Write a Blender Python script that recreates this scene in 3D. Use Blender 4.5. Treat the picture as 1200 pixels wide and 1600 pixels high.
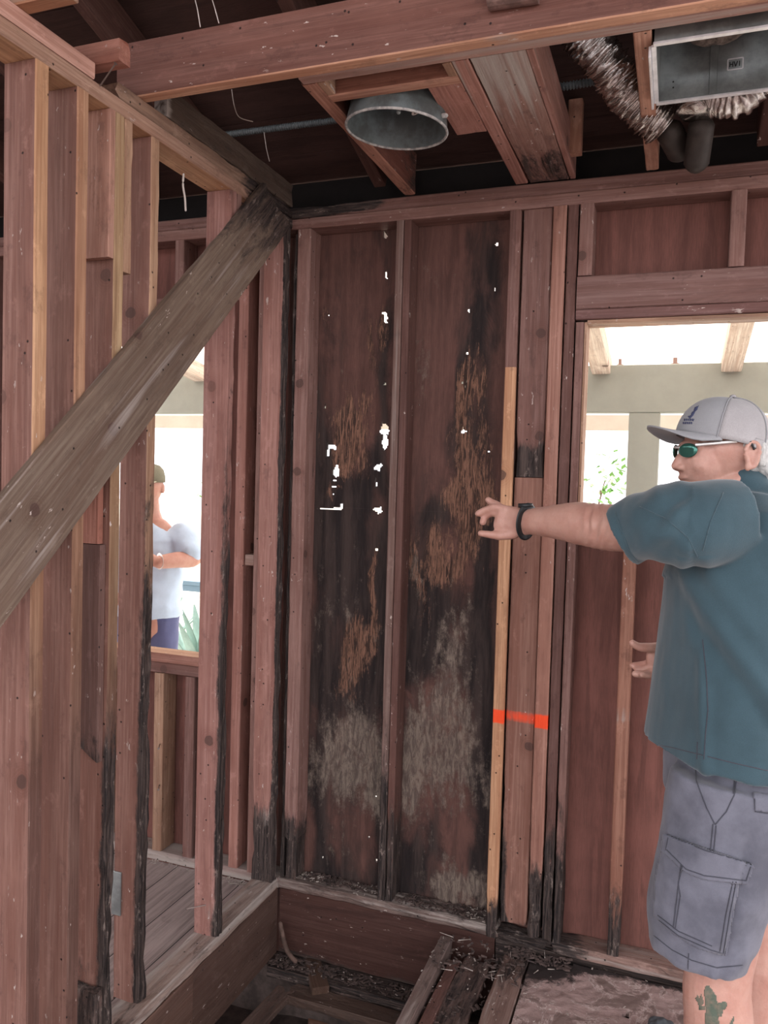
import bpy, bmesh, math, random
from mathutils import Vector, Matrix, noise
from mathutils.bvhtree import BVHTree
random.seed(7)
for o in list(bpy.data.objects): bpy.data.objects.remove(o)
C = bpy.context.scene.collection
sc = bpy.context.scene

# ---------------------------------------------------------------- camera
F_PX = 1240.4
RT = Vector((0.93817922, 0.34499161, 0.02829392))
UP = Vector((-0.04112042, 0.02991669, 0.99870621)) 
FW = Vector((0.34369881 * -1, 0.93812887, -0.04225342))
UP = RT.cross(FW)
CAM = Vector((1.30371464, -2.54440213, 1.50577262))
cam = bpy.data.cameras.new('camera'); co = bpy.data.objects.new('camera', cam); C.objects.link(co)
co.matrix_world = Matrix.Translation(CAM) @ Matrix((RT, UP, -FW)).transposed().to_4x4()
cam.sensor_fit = 'VERTICAL'; cam.sensor_height = 36; cam.lens = F_PX / 1600 * 36
cam.clip_start = 0.05; cam.clip_end = 200
sc.camera = co

# ---------------------------------------------------------------- light
sc.view_settings.view_transform = 'Standard'; sc.view_settings.look = 'None'
sc.view_settings.gamma = 1; sc.view_settings.use_curve_mapping = False
sc.view_settings.exposure = 1.6
W = bpy.data.worlds.new('daylight'); sc.world = W; W.use_nodes = True
bg = W.node_tree.nodes['Background']
bg.inputs[0].default_value = (.985, 0.955, .99, 1); bg.inputs[1].default_value = 1.15
sl = bpy.data.lights.new('sun', 'SUN'); sl.energy = 3.0; sl.angle = 0.01; sl.color = (1, .95, .86)
so = bpy.data.objects.new('sun', sl); C.objects.link(so)
so.rotation_euler = Vector((0.55, -0.75, -1.25)).to_track_quat('-Z', 'Y').to_euler()

# ---------------------------------------------------------------- helpers
def ray(px, py):
    return RT * ((px - 600) / F_PX) - UP * ((py - 800) / F_PX) + FW
def on(ax, v, px, py):
    d = ray(px, py); return CAM + d * ((v - CAM[ax]) / d[ax])
def proj(P):
    q = Vector(P) - CAM; w = q.dot(FW)
    return 600 + F_PX * q.dot(RT) / w, 800 - F_PX * q.dot(UP) / w
def nz(x, y, z): return noise.noise(Vector((x, y, z)))
def sst(a, b, x):
    t = max(0., min(1., (x - a) / (b - a))); return t * t * (3 - 2 * t)

def tag(o, label=None, cat=None, group=None, kind=None):
    if label: o['label'] = label
    if cat: o['category'] = cat
    if group: o['group'] = group
    if kind: o['kind'] = kind
    return o
def empty(name, loc=(0, 0, 0), rz=0, label=None, cat=None, group=None, kind=None):
    o = bpy.data.objects.new(name, None); C.objects.link(o); o.location = loc; o.rotation_euler = (0, 0, rz)
    o.empty_display_size = .05
    return tag(o, label, cat, group, kind)
def link(name, me, mat=None, parent=None, smooth=False):
    o = bpy.data.objects.new(name, me); C.objects.link(o)
    if mat: me.materials.clear(); me.materials.append(mat)
    if parent: o.parent = parent
    if smooth:
        for p in me.polygons: p.use_smooth = True
    return o
def from_bm(name, bm, mat, parent=None, smooth=False, base=None):
    bmesh.ops.recalc_face_normals(bm, faces=bm.faces)
    if base is not None:
        bmesh.ops.translate(bm, verts=bm.verts, vec=-Vector(base))
    me = bpy.data.meshes.new(name); bm.to_mesh(me); bm.free()
    o = link(name, me, mat, parent, smooth)
    if base is not None: o.location = base
    return o
def bx(bm, a, b, bev=0):
    vs = [bm.verts.new((x, y, z)) for x in (a[0], b[0]) for y in (a[1], b[1]) for z in (a[2], b[2])]
    fs = [bm.faces.new([vs[i] for i in q]) for q in ((0,1,3,2),(4,6,7,5),(0,4,5,1),(2,3,7,6),(0,2,6,4),(1,5,7,3))]
    if bev:
        es = list({e for f in fs for e in f.edges}); bmesh.ops.bevel(bm, geom=es, offset=bev, segments=1, affect='EDGES')
def loft(bm, pts, rad, ref=Vector((0, 0, 1)), n=20, cap=True, wob=None, closed=False):
    pts = [Vector(p) for p in pts]; rings = []
    N = len(pts)
    for i, p in enumerate(pts):
        if closed: t = pts[(i+1) % N] - pts[i-1]
        else: t = pts[min(i+1, N-1)] - pts[max(i-1, 0)]
        t.normalize(); a = ref - t * ref.dot(t)
        if a.length < 1e-4: a = Vector((1, 0, 0)) - t * t.x
        a.normalize(); b = t.cross(a)
        r = rad[i] if isinstance(rad, list) else rad
        if not isinstance(r, (list, tuple)): r = (r, r)
        ring = []
        for k in range(n):
            th = 2 * math.pi * k / n
            s = 1 if wob is None else wob(i, th)
            ring.append(bm.verts.new(p + a * (math.cos(th) * r[0] * s) + b * (math.sin(th) * r[1] * s)))
        rings.append(ring)
    M = N if closed else N - 1
    for i in range(M):
        A, B = rings[i], rings[(i+1) % N]
        for k in range(n): bm.faces.new((A[k], A[(k+1) % n], B[(k+1) % n], B[k]))
    if cap and not closed:
        for s, ring, p, q in ((0, rings[0], pts[0], pts[1]), (1, rings[-1], pts[-1], pts[-2])):
            d = (p - q).normalized(); rr = rad[0 if s == 0 else -1] if isinstance(rad, list) else rad
            if isinstance(rr, (list, tuple)): rr = min(rr)
            if cap == 'flat': c = bm.verts.new(p)
            else:
                prev = ring
                for f1, f2 in ((.75, .5), (.42, .85)):
                    nr = [bm.verts.new(p + (v.co - p) * f1 + d * rr * (f2 if True else 0) * .8) for v in ring]
                    for k in range(n):
                        q4 = (prev[k], prev[(k+1) % n], nr[(k+1) % n], nr[k]); bm.faces.new(q4)
                    prev = nr
                ring = prev; c = bm.verts.new(p + d * rr * .85)
            for k in range(n): bm.faces.new((ring[k], ring[(k+1) % n], c))
    return rings
def ell(bm, c, r, rot=None):
    M = Matrix.Translation(Vector(c)) @ (rot.to_4x4() if rot else Matrix.Identity(4)) @ Matrix.Diagonal((r[0], r[1], r[2], 1))
    bmesh.ops.create_uvsphere(bm, u_segments=24, v_segments=16, radius=1, matrix=M)
def spline(P, n=6):
    P = [Vector(p) for p in P]; out = []
    for i in range(len(P) - 1):
        a, b, c, d = P[max(i-1, 0)], P[i], P[i+1], P[min(i+2, len(P)-1)]
        for k in range(n):
            t = k / n
            out.append(.5 * ((2*b) + (c-a)*t + (2*a-5*b+4*c-d)*t*t + (3*b-a-3*c+d)*t**3))
    out.append(P[-1]); return out
def lerps(R, n=6):
    out = []; R = [r if isinstance(r, tuple) else (r, r) for r in R]
    for i in range(len(R)-1):
        for k in range(n):
            t = k/n
            if isinstance(R[i], tuple): out.append(tuple(R[i][j]*(1-t)+R[i+1][j]*t for j in range(len(R[i]))))
            else: out.append(R[i]*(1-t)+R[i+1]*t)
    out.append(R[-1]); return out
def union(name, bm, voxel, mat, parent=None, smooth=6, disp=None, fac=.5):
    bmesh.ops.recalc_face_normals(bm, faces=bm.faces)
    me = bpy.data.meshes.new(name+'_t'); bm.to_mesh(me); bm.free()
    o = bpy.data.objects.new(name+'_t', me); C.objects.link(o)
    m = o.modifiers.new('r', 'REMESH'); m.mode = 'VOXEL'; m.voxel_size = voxel
    if smooth:
        s = o.modifiers.new('s', 'SMOOTH'); s.iterations = smooth; s.factor = fac
    dg = bpy.context.evaluated_depsgraph_get(); dg.update()
    me2 = bpy.data.meshes.new_from_object(o.evaluated_get(dg)); me2.name = name
    bpy.data.objects.remove(o)
    if disp:
        ns = [v.normal.copy() for v in me2.vertices]
        for v, q in zip(me2.vertices, ns): v.co += q * disp(v.co, q)
    return link(name, me2, mat, parent, True)

# ---------------------------------------------------------------- materials
def newmat(name):
    m = bpy.data.materials.new(name); m.use_nodes = True
    nt = m.node_tree; b = nt.nodes['Principled BSDF']; return m, nt, b
def N(nt, t, **k):
    n = nt.nodes.new(t)
    for a, v in k.items():
        if a == 'inp':
            for q, w in v.items(): n.inputs[q].default_value = w
        else: setattr(n, a, v)
    return n
def mathn(nt, op, a, b=None, clamp=False):
    n = nt.nodes.new('ShaderNodeMath'); n.operation = op; n.use_clamp = clamp
    for i, s in enumerate((a, b)):
        if s is None: continue
        if isinstance(s, (int, float)): n.inputs[i].default_value = s
        else: nt.links.new(s, n.inputs[i])
    return n.outputs[0]
def mr(nt, v, a, b, c=0., d=1., smooth=True):
    n = nt.nodes.new('ShaderNodeMapRange'); n.interpolation_type = 'SMOOTHSTEP' if smooth else 'LINEAR'
    nt.links.new(v, n.inputs[0])
    for i, q in enumerate((a, b, c, d)): n.inputs[i+1].default_value = q
    return n.outputs[0]
def mix(nt, f, a, b, mode='MIX'):
    n = nt.nodes.new('ShaderNodeMix'); n.data_type = 'RGBA'; n.blend_type = mode
    for i, s in ((0, f), (6, a), (7, b)):
        if isinstance(s, (int, float)): n.inputs[i].default_value = s
        elif isinstance(s, tuple): n.inputs[i].default_value = s if len(s) == 4 else s + (1,)
        else: nt.links.new(s, n.inputs[i])
    return n.outputs[2]
def vmul(nt, v, s, add=None):
    n = nt.nodes.new('ShaderNodeVectorMath'); n.operation = 'MULTIPLY'; nt.links.new(v, n.inputs[0]); n.inputs[1].default_value = s
    if add is None: return n.outputs[0]
    a = nt.nodes.new('ShaderNodeVectorMath'); a.operation = 'ADD'; nt.links.new(n.outputs[0], a.inputs[0]); nt.links.new(add, a.inputs[1])
    return a.outputs[0]
def noisen(nt, v, scale, detail=5, rough=.6, dist=0.):
    n = nt.nodes.new('ShaderNodeTexNoise'); nt.links.new(v, n.inputs['Vector'])
    n.inputs['Scale'].default_value = scale; n.inputs['Detail'].default_value = detail
    n.inputs['Roughness'].default_value = rough; n.inputs['Distortion'].default_value = dist
    return n.outputs[0]
def attr(nt, name):
    n = nt.nodes.new('ShaderNodeAttribute'); n.attribute_name = name; return n

def wood_material():
    m, nt, b = newmat('framing_lumber')
    tc = N(nt, 'ShaderNodeTexCoord'); oi = N(nt, 'ShaderNodeObjectInfo')
    rnd = mathn(nt, 'MULTIPLY', oi.outputs['Random'], 57.)
    cmb = N(nt, 'ShaderNodeCombineXYZ')
    for i in range(3): nt.links.new(rnd, cmb.inputs[i])
    v = tc.outputs['Object']; off = cmb.outputs[0]
    fine = noisen(nt, vmul(nt, v, (150, 150, 4), off), 1, 4, .7, .2)
    mid = noisen(nt, vmul(nt, v, (34, 34, 1.3), off), 1, 4, .6, .6)
    big = noisen(nt, vmul(nt, v, (7, 7, 3), off), 1, 4, .65)
    wv = N(nt, 'ShaderNodeTexWave', bands_direction='X'); nt.links.new(vmul(nt, v, (1, 1, .16), off), wv.inputs[0])
    wv.inputs['Scale'].default_value = 22; wv.inputs['Distortion'].default_value = 9; wv.inputs['Detail'].default_value = 2; wv.inputs['Detail Scale'].default_value = .5
    # knots and nail holes, laid out on the unrolled face
    sx = N(nt, 'ShaderNodeSeparateXYZ'); nt.links.new(vmul(nt, v, (1, 1, 1), off), sx.inputs[0])
    u = mathn(nt, 'ADD', sx.outputs[0], sx.outputs[1]); cu = N(nt, 'ShaderNodeCombineXYZ')
    nt.links.new(u, cu.inputs[0]); nt.links.new(sx.outputs[2], cu.inputs[1])
    vk = N(nt, 'ShaderNodeTexVoronoi', voronoi_dimensions='2D'); vk.inputs['Scale'].default_value = 3.4; sk = N(nt, 'ShaderNodeSeparateColor')
    wn = noisen(nt, cu.outputs[0], 30, 2)
    nt.links.new(cu.outputs[0], vk.inputs['Vector'])
    kd = mathn(nt, 'ADD', vk.outputs['Distance'], mathn(nt, 'MULTIPLY', mathn(nt, 'SUBTRACT', wn, .5), .05))
    knot = mathn(nt, 'SUBTRACT', 1., mr(nt, kd, .045, .06), True)
    halo = mathn(nt, 'SUBTRACT', 1., mr(nt, kd, .05, .2), True)
    nt.links.new(vk.outputs['Color'], sk.inputs[0]); kon = mr(nt, sk.outputs[1], .55, .8)
    knot = mathn(nt, 'MULTIPLY', knot, kon); halo = mathn(nt, 'MULTIPLY', halo, kon)
    vn = N(nt, 'ShaderNodeTexVoronoi', voronoi_dimensions='2D'); vn.inputs['Scale'].default_value = 13
    nt.links.new(cu.outputs[0], vn.inputs['Vector'])
    sep = N(nt, 'ShaderNodeSeparateColor'); nt.links.new(vn.outputs['Color'], sep.inputs[0])
    nail = mathn(nt, 'MULTIPLY', mathn(nt, 'SUBTRACT', 1., mr(nt, vn.outputs['Distance'], .02, .045), True), mathn(nt, 'GREATER_THAN', sep.outputs[0], .62))
    base = mix(nt, attr(nt, 'fresh').outputs['Fac'], oi.outputs['Color'], attr(nt, 'freshcol').outputs['Color'])  # fresh: unstained edges, and light painted on overhead undersides
    c = mix(nt, mr(nt, fine, .35, .65, .0, .75), base, mix(nt, 1., base, (.55, .47, .44), 'MULTIPLY'))
    c = mix(nt, mr(nt, mid, .42, .62, 0, .7), c, mix(nt, 1., base, (.62, .5, .46), 'MULTIPLY'))
    c = mix(nt, mathn(nt, 'MULTIPLY', wv.outputs['Fac'], .28), c, mix(nt, 1., base, (.6, .48, .45), 'MULTIPLY'))
    c = mix(nt, mr(nt, big, .45, .75, 0, .35), c, mix(nt, 1., base, (1.25, 1.2, 1.15), 'MULTIPLY'))
    strk = noisen(nt, vmul(nt, v, (11, 11, .9), off), 1, 6, .7, 1.2); blt = noisen(nt, vmul(nt, v, (16, 16, 9), off), 1, 6, .75)
    c = mix(nt, mr(nt, strk, .5, .66, 0, .55), c, mix(nt, 1., base, (.42, .36, .35), 'MULTIPLY'))
    c = mix(nt, mr(nt, blt, .56, .68, 0, .5), c, mix(nt, 1., base, (.38, .34, .34), 'MULTIPLY'))
    c = mix(nt, mr(nt, blt, .44, .32, 0, .4), c, mix(nt, 1., base, (1.35, 1.35, 1.38), 'MULTIPLY'))
    kr = mathn(nt, 'FRACT', mathn(nt, 'MULTIPLY', kd, 42.)); halo = mathn(nt, 'MULTIPLY', halo, mathn(nt, 'ADD', .45, mathn(nt, 'MULTIPLY', kr, .8)))
    c = mix(nt, mathn(nt, 'MULTIPLY', halo, .5), c, mix(nt, 1., base, (.5, .38, .34), 'MULTIPLY'))
    c = mix(nt, mathn(nt, 'MULTIPLY', knot, .8), c, (.075, .04, .033))
    # specks of white plaster and pale scrapes
    sp = noisen(nt, vmul(nt, v, (60, 60, 22), off), 1, 3, .7); sp2 = noisen(nt, vmul(nt, v, (3, 3, 2), off), 1, 2)
    c = mix(nt, mathn(nt, 'MULTIPLY', mr(nt, sp, .66, .70), mr(nt, sp2, .46, .58), True), c, (.5, .42, .38))
    pal = attr(nt, 'pale').outputs['Fac']
    c = mix(nt, mr(nt, mathn(nt, 'ADD', pal, mathn(nt, 'MULTIPLY', mathn(nt, 'SUBTRACT', mid, .5), 1.6)), .35, .8), c, (.36, .31, .28))
    rot = attr(nt, 'rot').outputs['Fac']
    rn = noisen(nt, vmul(nt, v, (26, 26, 7), off), 1, 6, .75, .4)
    rm = mr(nt, mathn(nt, 'ADD', rot, mathn(nt, 'MULTIPLY', mathn(nt, 'SUBTRACT', rn, .5), 1.5)), .38, .72)
    rm = mathn(nt, 'MULTIPLY', rm, mr(nt, rot, .0, .25), True)
    rc = mix(nt, mr(nt, fine, .35, .7), (.012, .009, .009), (.085, .06, .052))
    rc = mix(nt, mr(nt, noisen(nt, vmul(nt, v, (45, 45, 14), off), 1, 5, .8), .56, .68), rc, (.2, .155, .135))
    c = mix(nt, rm, c, rc)
    c = mix(nt, mathn(nt, 'MULTIPLY', nail, .9), c, (.01, .008, .008))
    pt = attr(nt, 'paint').outputs['Fac']
    c = mix(nt, mr(nt, mathn(nt, 'ADD', pt, mathn(nt, 'MULTIPLY', mathn(nt, 'SUBTRACT', rn, .5), .6)), .25, .6, 0, .92), c, (.85, .065, .012))
    nt.links.new(c, b.inputs['Base Color'])
    b.inputs['Roughness'].default_value = .72; b.inputs['Specular IOR Level'].default_value = .28
    bp = N(nt, 'ShaderNodeBump'); bp.inputs['Strength'].default_value = .7; bp.inputs['Distance'].default_value = .005
    h = mathn(nt, 'ADD', mathn(nt, 'MULTIPLY', fine, .5), mathn(nt, 'MULTIPLY', mathn(nt, 'MULTIPLY', rn, rot), 3.))
    h = mathn(nt, 'SUBTRACT', h, mathn(nt, 'MULTIPLY', nail, .8))
    nt.links.new(h, bp.inputs['Height']); nt.links.new(bp.outputs[0], b.inputs['Normal'])
    return m
WOOD = wood_material()

def ply_material(name, base, gscale=1., rings=.5, grain_axis='z'):
    m, nt, b = newmat(name)
    tc = N(nt, 'ShaderNodeTexCoord'); v = tc.outputs['Object']
    S = (1, 1, .10) if grain_axis == 'z' else (.10, 1, 1)
    s = lambda k: tuple(k * q for q in S)
    fine = noisen(nt, vmul(nt, v, s(220)), 1, 4, .7)
    mid = noisen(nt, vmul(nt, v, s(26)), 1, 5, .65, .5)
    big = noisen(nt, v, 3.5, 5, .6)
    wv = N(nt, 'ShaderNodeTexWave', bands_direction='X'); nt.links.new(vmul(nt, v, (1, 1, .22) if grain_axis == 'z' else (.22, 1, 1)), wv.inputs[0])
    if grain_axis != 'z': wv.bands_direction = 'Z'
    wv.inputs['Scale'].default_value = 9 * gscale; wv.inputs['Distortion'].default_value = 16; wv.inputs['Detail'].default_value = 3; wv.inputs['Detail Scale'].default_value = .35
    c = mix(nt, mr(nt, fine, .3, .7, 0, .5), base, tuple(q*.5 for q in base))
    c = mix(nt, mathn(nt, 'MULTIPLY', wv.outputs['Fac'], rings), c, tuple(q*.45 for q in base))
    c = mix(nt, mr(nt, big, .4, .7, 0, .5), c, tuple(min(1, q*f) for q, f in zip(base, (1.35, 1.3, 1.3))))
    c = mix(nt, mr(nt, mid, .48, .62, 0, .55), c, tuple(q*.5 for q in base))
    dk = attr(nt, 'dark').outputs['Fac']; wm = attr(nt, 'warm').outputs['Fac']; pl = attr(nt, 'pale').outputs['Fac']
    n1 = noisen(nt, vmul(nt, v, (14, 14, 5)), 1, 8, .72, .6); n2 = noisen(nt, vmul(nt, v, (60, 60, 14)), 1, 6, .8, .8); n3 = noisen(nt, vmul(nt, v, (34, 34, 24)), 1, 8, .8)
    wmask = mr(nt, mathn(nt, 'ADD', mathn(nt, 'ADD', wm, mathn(nt, 'MULTIPLY', mathn(nt, 'SUBTRACT', n2, .5), 1.5)), mathn(nt, 'MULTIPLY', mathn(nt, 'SUBTRACT', n1, .5), 2.2)), .40, .72, 0, .9)
    wmask = mathn(nt, 'MULTIPLY', wmask, mr(nt, wm, .02, .2), True)
    warmc = mix(nt, mr(nt, noisen(nt, vmul(nt, v, (90, 90, 9)), 1, 5, .75, 1.5), .42, .58), (.26, .135, .09), (.045, .026, .02))
    dmask = mr(nt, mathn(nt, 'ADD', dk, mathn(nt, 'MULTIPLY', mathn(nt, 'SUBTRACT', n1, .5), 1.5)), .22, .9)
    dmask = mathn(nt, 'MULTIPLY', dmask, mr(nt, dk, .02, .25), True)
    darkc = mix(nt, mr(nt, mid, .35, .7), (.016, .011, .011), (.05, .034, .03))
    c = mix(nt, dmask, c, darkc)
    c = mix(nt, wmask, c, warmc)
    pmask = mr(nt, mathn(nt, 'ADD', mathn(nt, 'ADD', pl, mathn(nt, 'MULTIPLY', mathn(nt, 'SUBTRACT', n3, .5), 1.7)), mathn(nt, 'MULTIPLY', mathn(nt, 'SUBTRACT', n1, .5), 1.9)), .42, 1.0, 0, .85)
    pmask = mathn(nt, 'MULTIPLY', pmask, mr(nt, pl, .02, .3), True)
    c = mix(nt, pmask, c, mix(nt, mr(nt, n2, .4, .6), (.26, .205, .165), (.11, .082, .07)))
    nt.links.new(c, b.inputs['Base Color']); b.inputs['Roughness'].default_value = .8; b.inputs['Specular IOR Level'].default_value = .25
    bp = N(nt, 'ShaderNodeBump'); bp.inputs['Strength'].default_value = .9; bp.inputs['Distance'].default_value = .007
    h = mathn(nt, 'ADD', mathn(nt, 'MULTIPLY', n2, mathn(nt, 'ADD', wm, pl)), mathn(nt, 'MULTIPLY', fine, .2))
    nt.links.new(h, bp.inputs['Height']); nt.links.new(bp.outputs[0], b.inputs['Normal'])
    return m
PLY = ply_material('rotten_sheathing', (.13, .064, .052), 1, .3)
PLYRED = ply_material('red_plywood', (.19, .082, .066), .6, .4)
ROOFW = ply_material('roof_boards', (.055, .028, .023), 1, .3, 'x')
PLANK = None

def simple(name, col, rough=.6, metal=0., nscale=0, namt=.3, bump=0., spec=.4, stretch=(1,1,1), alt=None):
    m, nt, b = newmat(name)
    b.inputs['Roughness'].default_value = rough; b.inputs['Metallic'].default_value = metal; b.inputs['Specular IOR Level'].default_value = spec
    if nscale:
        tc = N(nt, 'ShaderNodeTexCoord'); v = vmul(nt, tc.outputs['Object'], stretch); n = noisen(nt, v, nscale, 6, .65)
        c = mix(nt, mr(nt, n, .35, .65, 0, 1), col, alt if alt else tuple(q*(1-namt) for q in col))
        nt.links.new(c, b.inputs['Base Color'])
        if bump:
            bp = N(nt, 'ShaderNodeBump'); bp.inputs['Strength'].default_value = bump; bp.inputs['Distance'].default_value = .005
            nt.links.new(n, bp.inputs['Height']); nt.links.new(bp.outputs[0], b.inputs['Normal'])
    else: b.inputs['Base Color'].default_value = col + (1,)
    return m
GALV = simple('galvanised_steel', (.42, .46, .46), .42, .75, 9, .45, .1)
GALVD = simple('dirty_steel_can', (.17, .21, .22), .55, .35, 14, .5, .2, alt=(.09, .10, .10))
GALVW = simple('lit_steel_edge', (.8, .8, .82), .35, .4, 30, .2)
CHALK = simple('chalky_rim_dust', (.5, .48, .46), .8, 0, 60, .5, alt=(.22, .22, .22))
FOIL = simple('foil_duct', (.62, .57, .54), .22, 1., 40, .3, .9)
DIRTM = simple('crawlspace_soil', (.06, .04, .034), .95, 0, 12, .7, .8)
DUSTM = simple('lint_dust', (.22, .17, .14), .95, 0, 60, .6, 1.)
MOTORM = simple('motor_plate', (.42, .47, .55), .5, .4, 20, .3)
BLACKM = simple('black_plastic', (.02, .022, .024), .45)
CONDM = simple('grey_conduit', (.10, .115, .12), .6, .2, 20, .3)
EAVE_SHADE = simple('eave_shade_black', (.008, .006, .006), .95, 0, 12, .4, .3)  # near-black colour for the painted attic shade
PIPEM = simple('dark_pipe', (.045, .035, .03), .6, .3, 20, .4)  # dark brown metal for both vent pipes
WIREM = simple('pale_cord', (.62, .55, .5), .8, 0, 50, .2)
NAILM = simple('nail_steel', (.25, .2, .18), .5, .7)
CONC = simple('porch_concrete', (.62, .6, .56), .9, 0, 6, .15)
BEAMG = simple('grey_green_paint', (.30, .315, .27), .7, 0, 4, .12)
TANP = simple('tan_paint', (.52, .42, .32), .7, 0, 4, .12)
WHITEP = simple('cream_white_paint', (.72, .66, .58), .7, 0, 5, .1)
LEAF = simple('agave_leaf', (.28, .42, .36), .5, 0, 8, .3, stretch=(1,1,.3))
GREEN = simple('tree_leaf', (.16, .36, .08), .5, 0, 9, .4)
BARK = simple('tree_bark', (.2, .14, .1), .9, 0, 20, .4, .6)
SOIL2 = simple('garden_ground', (.5, .46, .38), .95, 0, 5, .3)
STUCCO = simple('house_stucco', (.8, .78, .72), .9, 0, 30, .1, .2)

m, nt, b = newmat('translucent_roof_panel')   # sunlit corrugated plastic
b.inputs['Base Color'].default_value = (.95, .9, .88, 1); b.inputs['Roughness'].default_value = .6
tr = N(nt, 'ShaderNodeBsdfTranslucent'); tr.inputs[0].default_value = (.97, .93, .9, 1)
ms = N(nt, 'ShaderNodeMixShader'); ms.inputs[0].default_value = .75
nt.links.new(b.outputs[0], ms.inputs[1]); nt.links.new(tr.outputs[0], ms.inputs[2]); nt.links.new(ms.outputs[0], nt.nodes['Material Output'].inputs[0])
PANELM = m

# plank floor: boards with dark gaps
def plank_material(name, base, alt, scale=7., ax=0):
    m, nt, b = newmat(name)
    tc = N(nt, 'ShaderNodeTexCoord'); v = tc.outputs['Object']
    sx = N(nt, 'ShaderNodeSeparateXYZ'); nt.links.new(v, sx.inputs[0])
    q = mathn(nt, 'MULTIPLY', sx.outputs[ax], scale); fr = mathn(nt, 'FRACT', q); fl = mathn(nt, 'FLOOR', q)
    gap = mathn(nt, 'LESS_THAN', fr, .025)
    wn = N(nt, 'ShaderNodeTexWhiteNoise', noise_dimensions='1D'); nt.links.new(fl, wn.inputs['W'])
    st = (60, 3, 60) if ax == 0 else (3, 60, 60)
    g = noisen(nt, vmul(nt, v, st), 1, 5, .7, .3); big = noisen(nt, v, 5, 6, .7)
    c = mix(nt, mr(nt, g, .35, .7), base, tuple(x*.55 for x in base))
    c = mix(nt, mr(nt, wn.outputs[0], 0, 1, 0, .4), c, alt)
    c = mix(nt, mr(nt, big, .55, .72, 0, .6), c, (.07, .05, .045))
    c = mix(nt, gap, c, (.01, .008, .008))
    nt.links.new(c, b.inputs['Base Color']); b.inputs['Roughness'].default_value = .75
    bp = N(nt, 'ShaderNodeBump'); bp.inputs['Strength'].default_value = .4; bp.inputs['Distance'].default_value = .005
    nt.links.new(g, bp.inputs['Height']); nt.links.new(bp.outputs[0], b.inputs['Normal'])
    return m
PLANK = plank_material('weathered_plank_floor', (.40, .32, .30), (.46, .37, .34))

# damaged linoleum / underlay floor
m, nt, b = newmat('peeling_floor_layer')
tc = N(nt, 'ShaderNodeTexCoord'); v = tc.outputs['Object']
n1 = noisen(nt, v, 7, 8, .7, .6); n2 = noisen(nt, v, 30, 6, .8, .5); n3 = noisen(nt, v, 2.2, 3, .6)
c = mix(nt, mr(nt, n2, .35, .7), (.36, .25, .23), (.24, .165, .15))
c = mix(nt, mr(nt, n1, .5, .56), c, (.19, .13, .115))
edge = mathn(nt, 'MULTIPLY', mr(nt, n1, .485, .5), mathn(nt, 'SUBTRACT', 1., mr(nt, n1, .5, .515)), True)
c = mix(nt, mathn(nt, 'MULTIPLY', edge, .7), c, (.55, .46, .42))
dkk = attr(nt, 'dark').outputs['Fac']
c = mix(nt, mr(nt, mathn(nt, 'ADD', dkk, mathn(nt, 'MULTIPLY', mathn(nt, 'SUBTRACT', n2, .5), 1.4)), .35, .65), c, (.022, .015, .014))
nt.links.new(c, b.inputs['Base Color']); b.inputs['Roughness'].default_value = .7
bp = N(nt, 'ShaderNodeBump'); bp.inputs['Strength'].default_value = .7; bp.inputs['Distance'].default_value = .01
nt.links.new(mathn(nt, 'ADD', n1, mathn(nt, 'MULTIPLY', n2, .4)), bp.inputs['Height']); nt.links.new(bp.outputs[0], b.inputs['Normal'])
LINO = m

def cloth(name, col, weave=900, alt=None, sheen=.2, blot=.3):
    m, nt, b = newmat(name); tc = N(nt, 'ShaderNodeTexCoord'); v = tc.outputs['Object']
    n = noisen(nt, v, 9, 5, .6); f = noisen(nt, v, weave, 2, .5)
    c = mix(nt, mr(nt, n, .35, .68, 0, 1), col, alt or tuple(q*(1-blot) for q in col))
    c = mix(nt, mr(nt, f, .3, .7, 0, .25), c, tuple(q*.6 for q in col))
    nt.links.new(c, b.inputs['Base Color']); b.inputs['Roughness'].default_value = .85; b.inputs['Specular IOR Level'].default_value = .15
    b.inputs['Sheen Weight'].default_value = sheen
    bp = N(nt, 'ShaderNodeBump'); bp.inputs['Strength'].default_value = .25; bp.inputs['Distance'].default_value = .002
    nt.links.new(mathn(nt, 'ADD', f, n), bp.inputs['Height']); nt.links.new(bp.outputs[0], b.inputs['Normal'])
    return m
SHIRT = cloth('dark_teal_jersey', (.046, .085, .105), 500, sheen=.3, blot=.2)
SHORTS = cloth('grey_blue_twill', (.15, .153, .188), 700, alt=(.085, .087, .11))
SHORTSD = cloth('dark_stitching', (.06, .062, .08), 700)
CAPM = cloth('grey_cap_fabric', (.30, .305, .32), 700, blot=.1)
CAPMESH = cloth('pale_mesh_fabric', (.38, .365, .37), 420, blot=.15)
BLUEP = cloth('light_blue_polo', (.50, .62, .76), 500, blot=.12)
NAVY = cloth('navy_trousers', (.10, .11, .22), 500, blot=.1)
def skin(name, col, red):
    m, nt, b = newmat(name); tc = N(nt, 'ShaderNodeTexCoord'); v = tc.outputs['Object']
    n = noisen(nt, v, 18, 6, .65); f = noisen(nt, v, 220, 3, .6)
    c = mix(nt, mr(nt, n, .35, .7), col, red); c = mix(nt, mr(nt, f, .4, .8, 0, .3), c, tuple(q*.75 for q in col))
    nt.links.new(c, b.inputs['Base Color']); b.inputs['Roughness'].default_value = .5
    b.inputs['Subsurface Weight'].default_value = .08; b.inputs['Subsurface Radius'].default_value = (.01, .004, .002)
    bp = N(nt, 'ShaderNodeBump'); bp.inputs['Strength'].default_value = .3; bp.inputs['Distance'].default_value = .002
    nt.links.new(f, bp.inputs['Height']); nt.links.new(bp.outputs[0], b.inputs['Normal'])
    return m
SKIN = skin('sun_tanned_skin', (.47, .27, .215), (.41, .205, .16))
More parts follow.
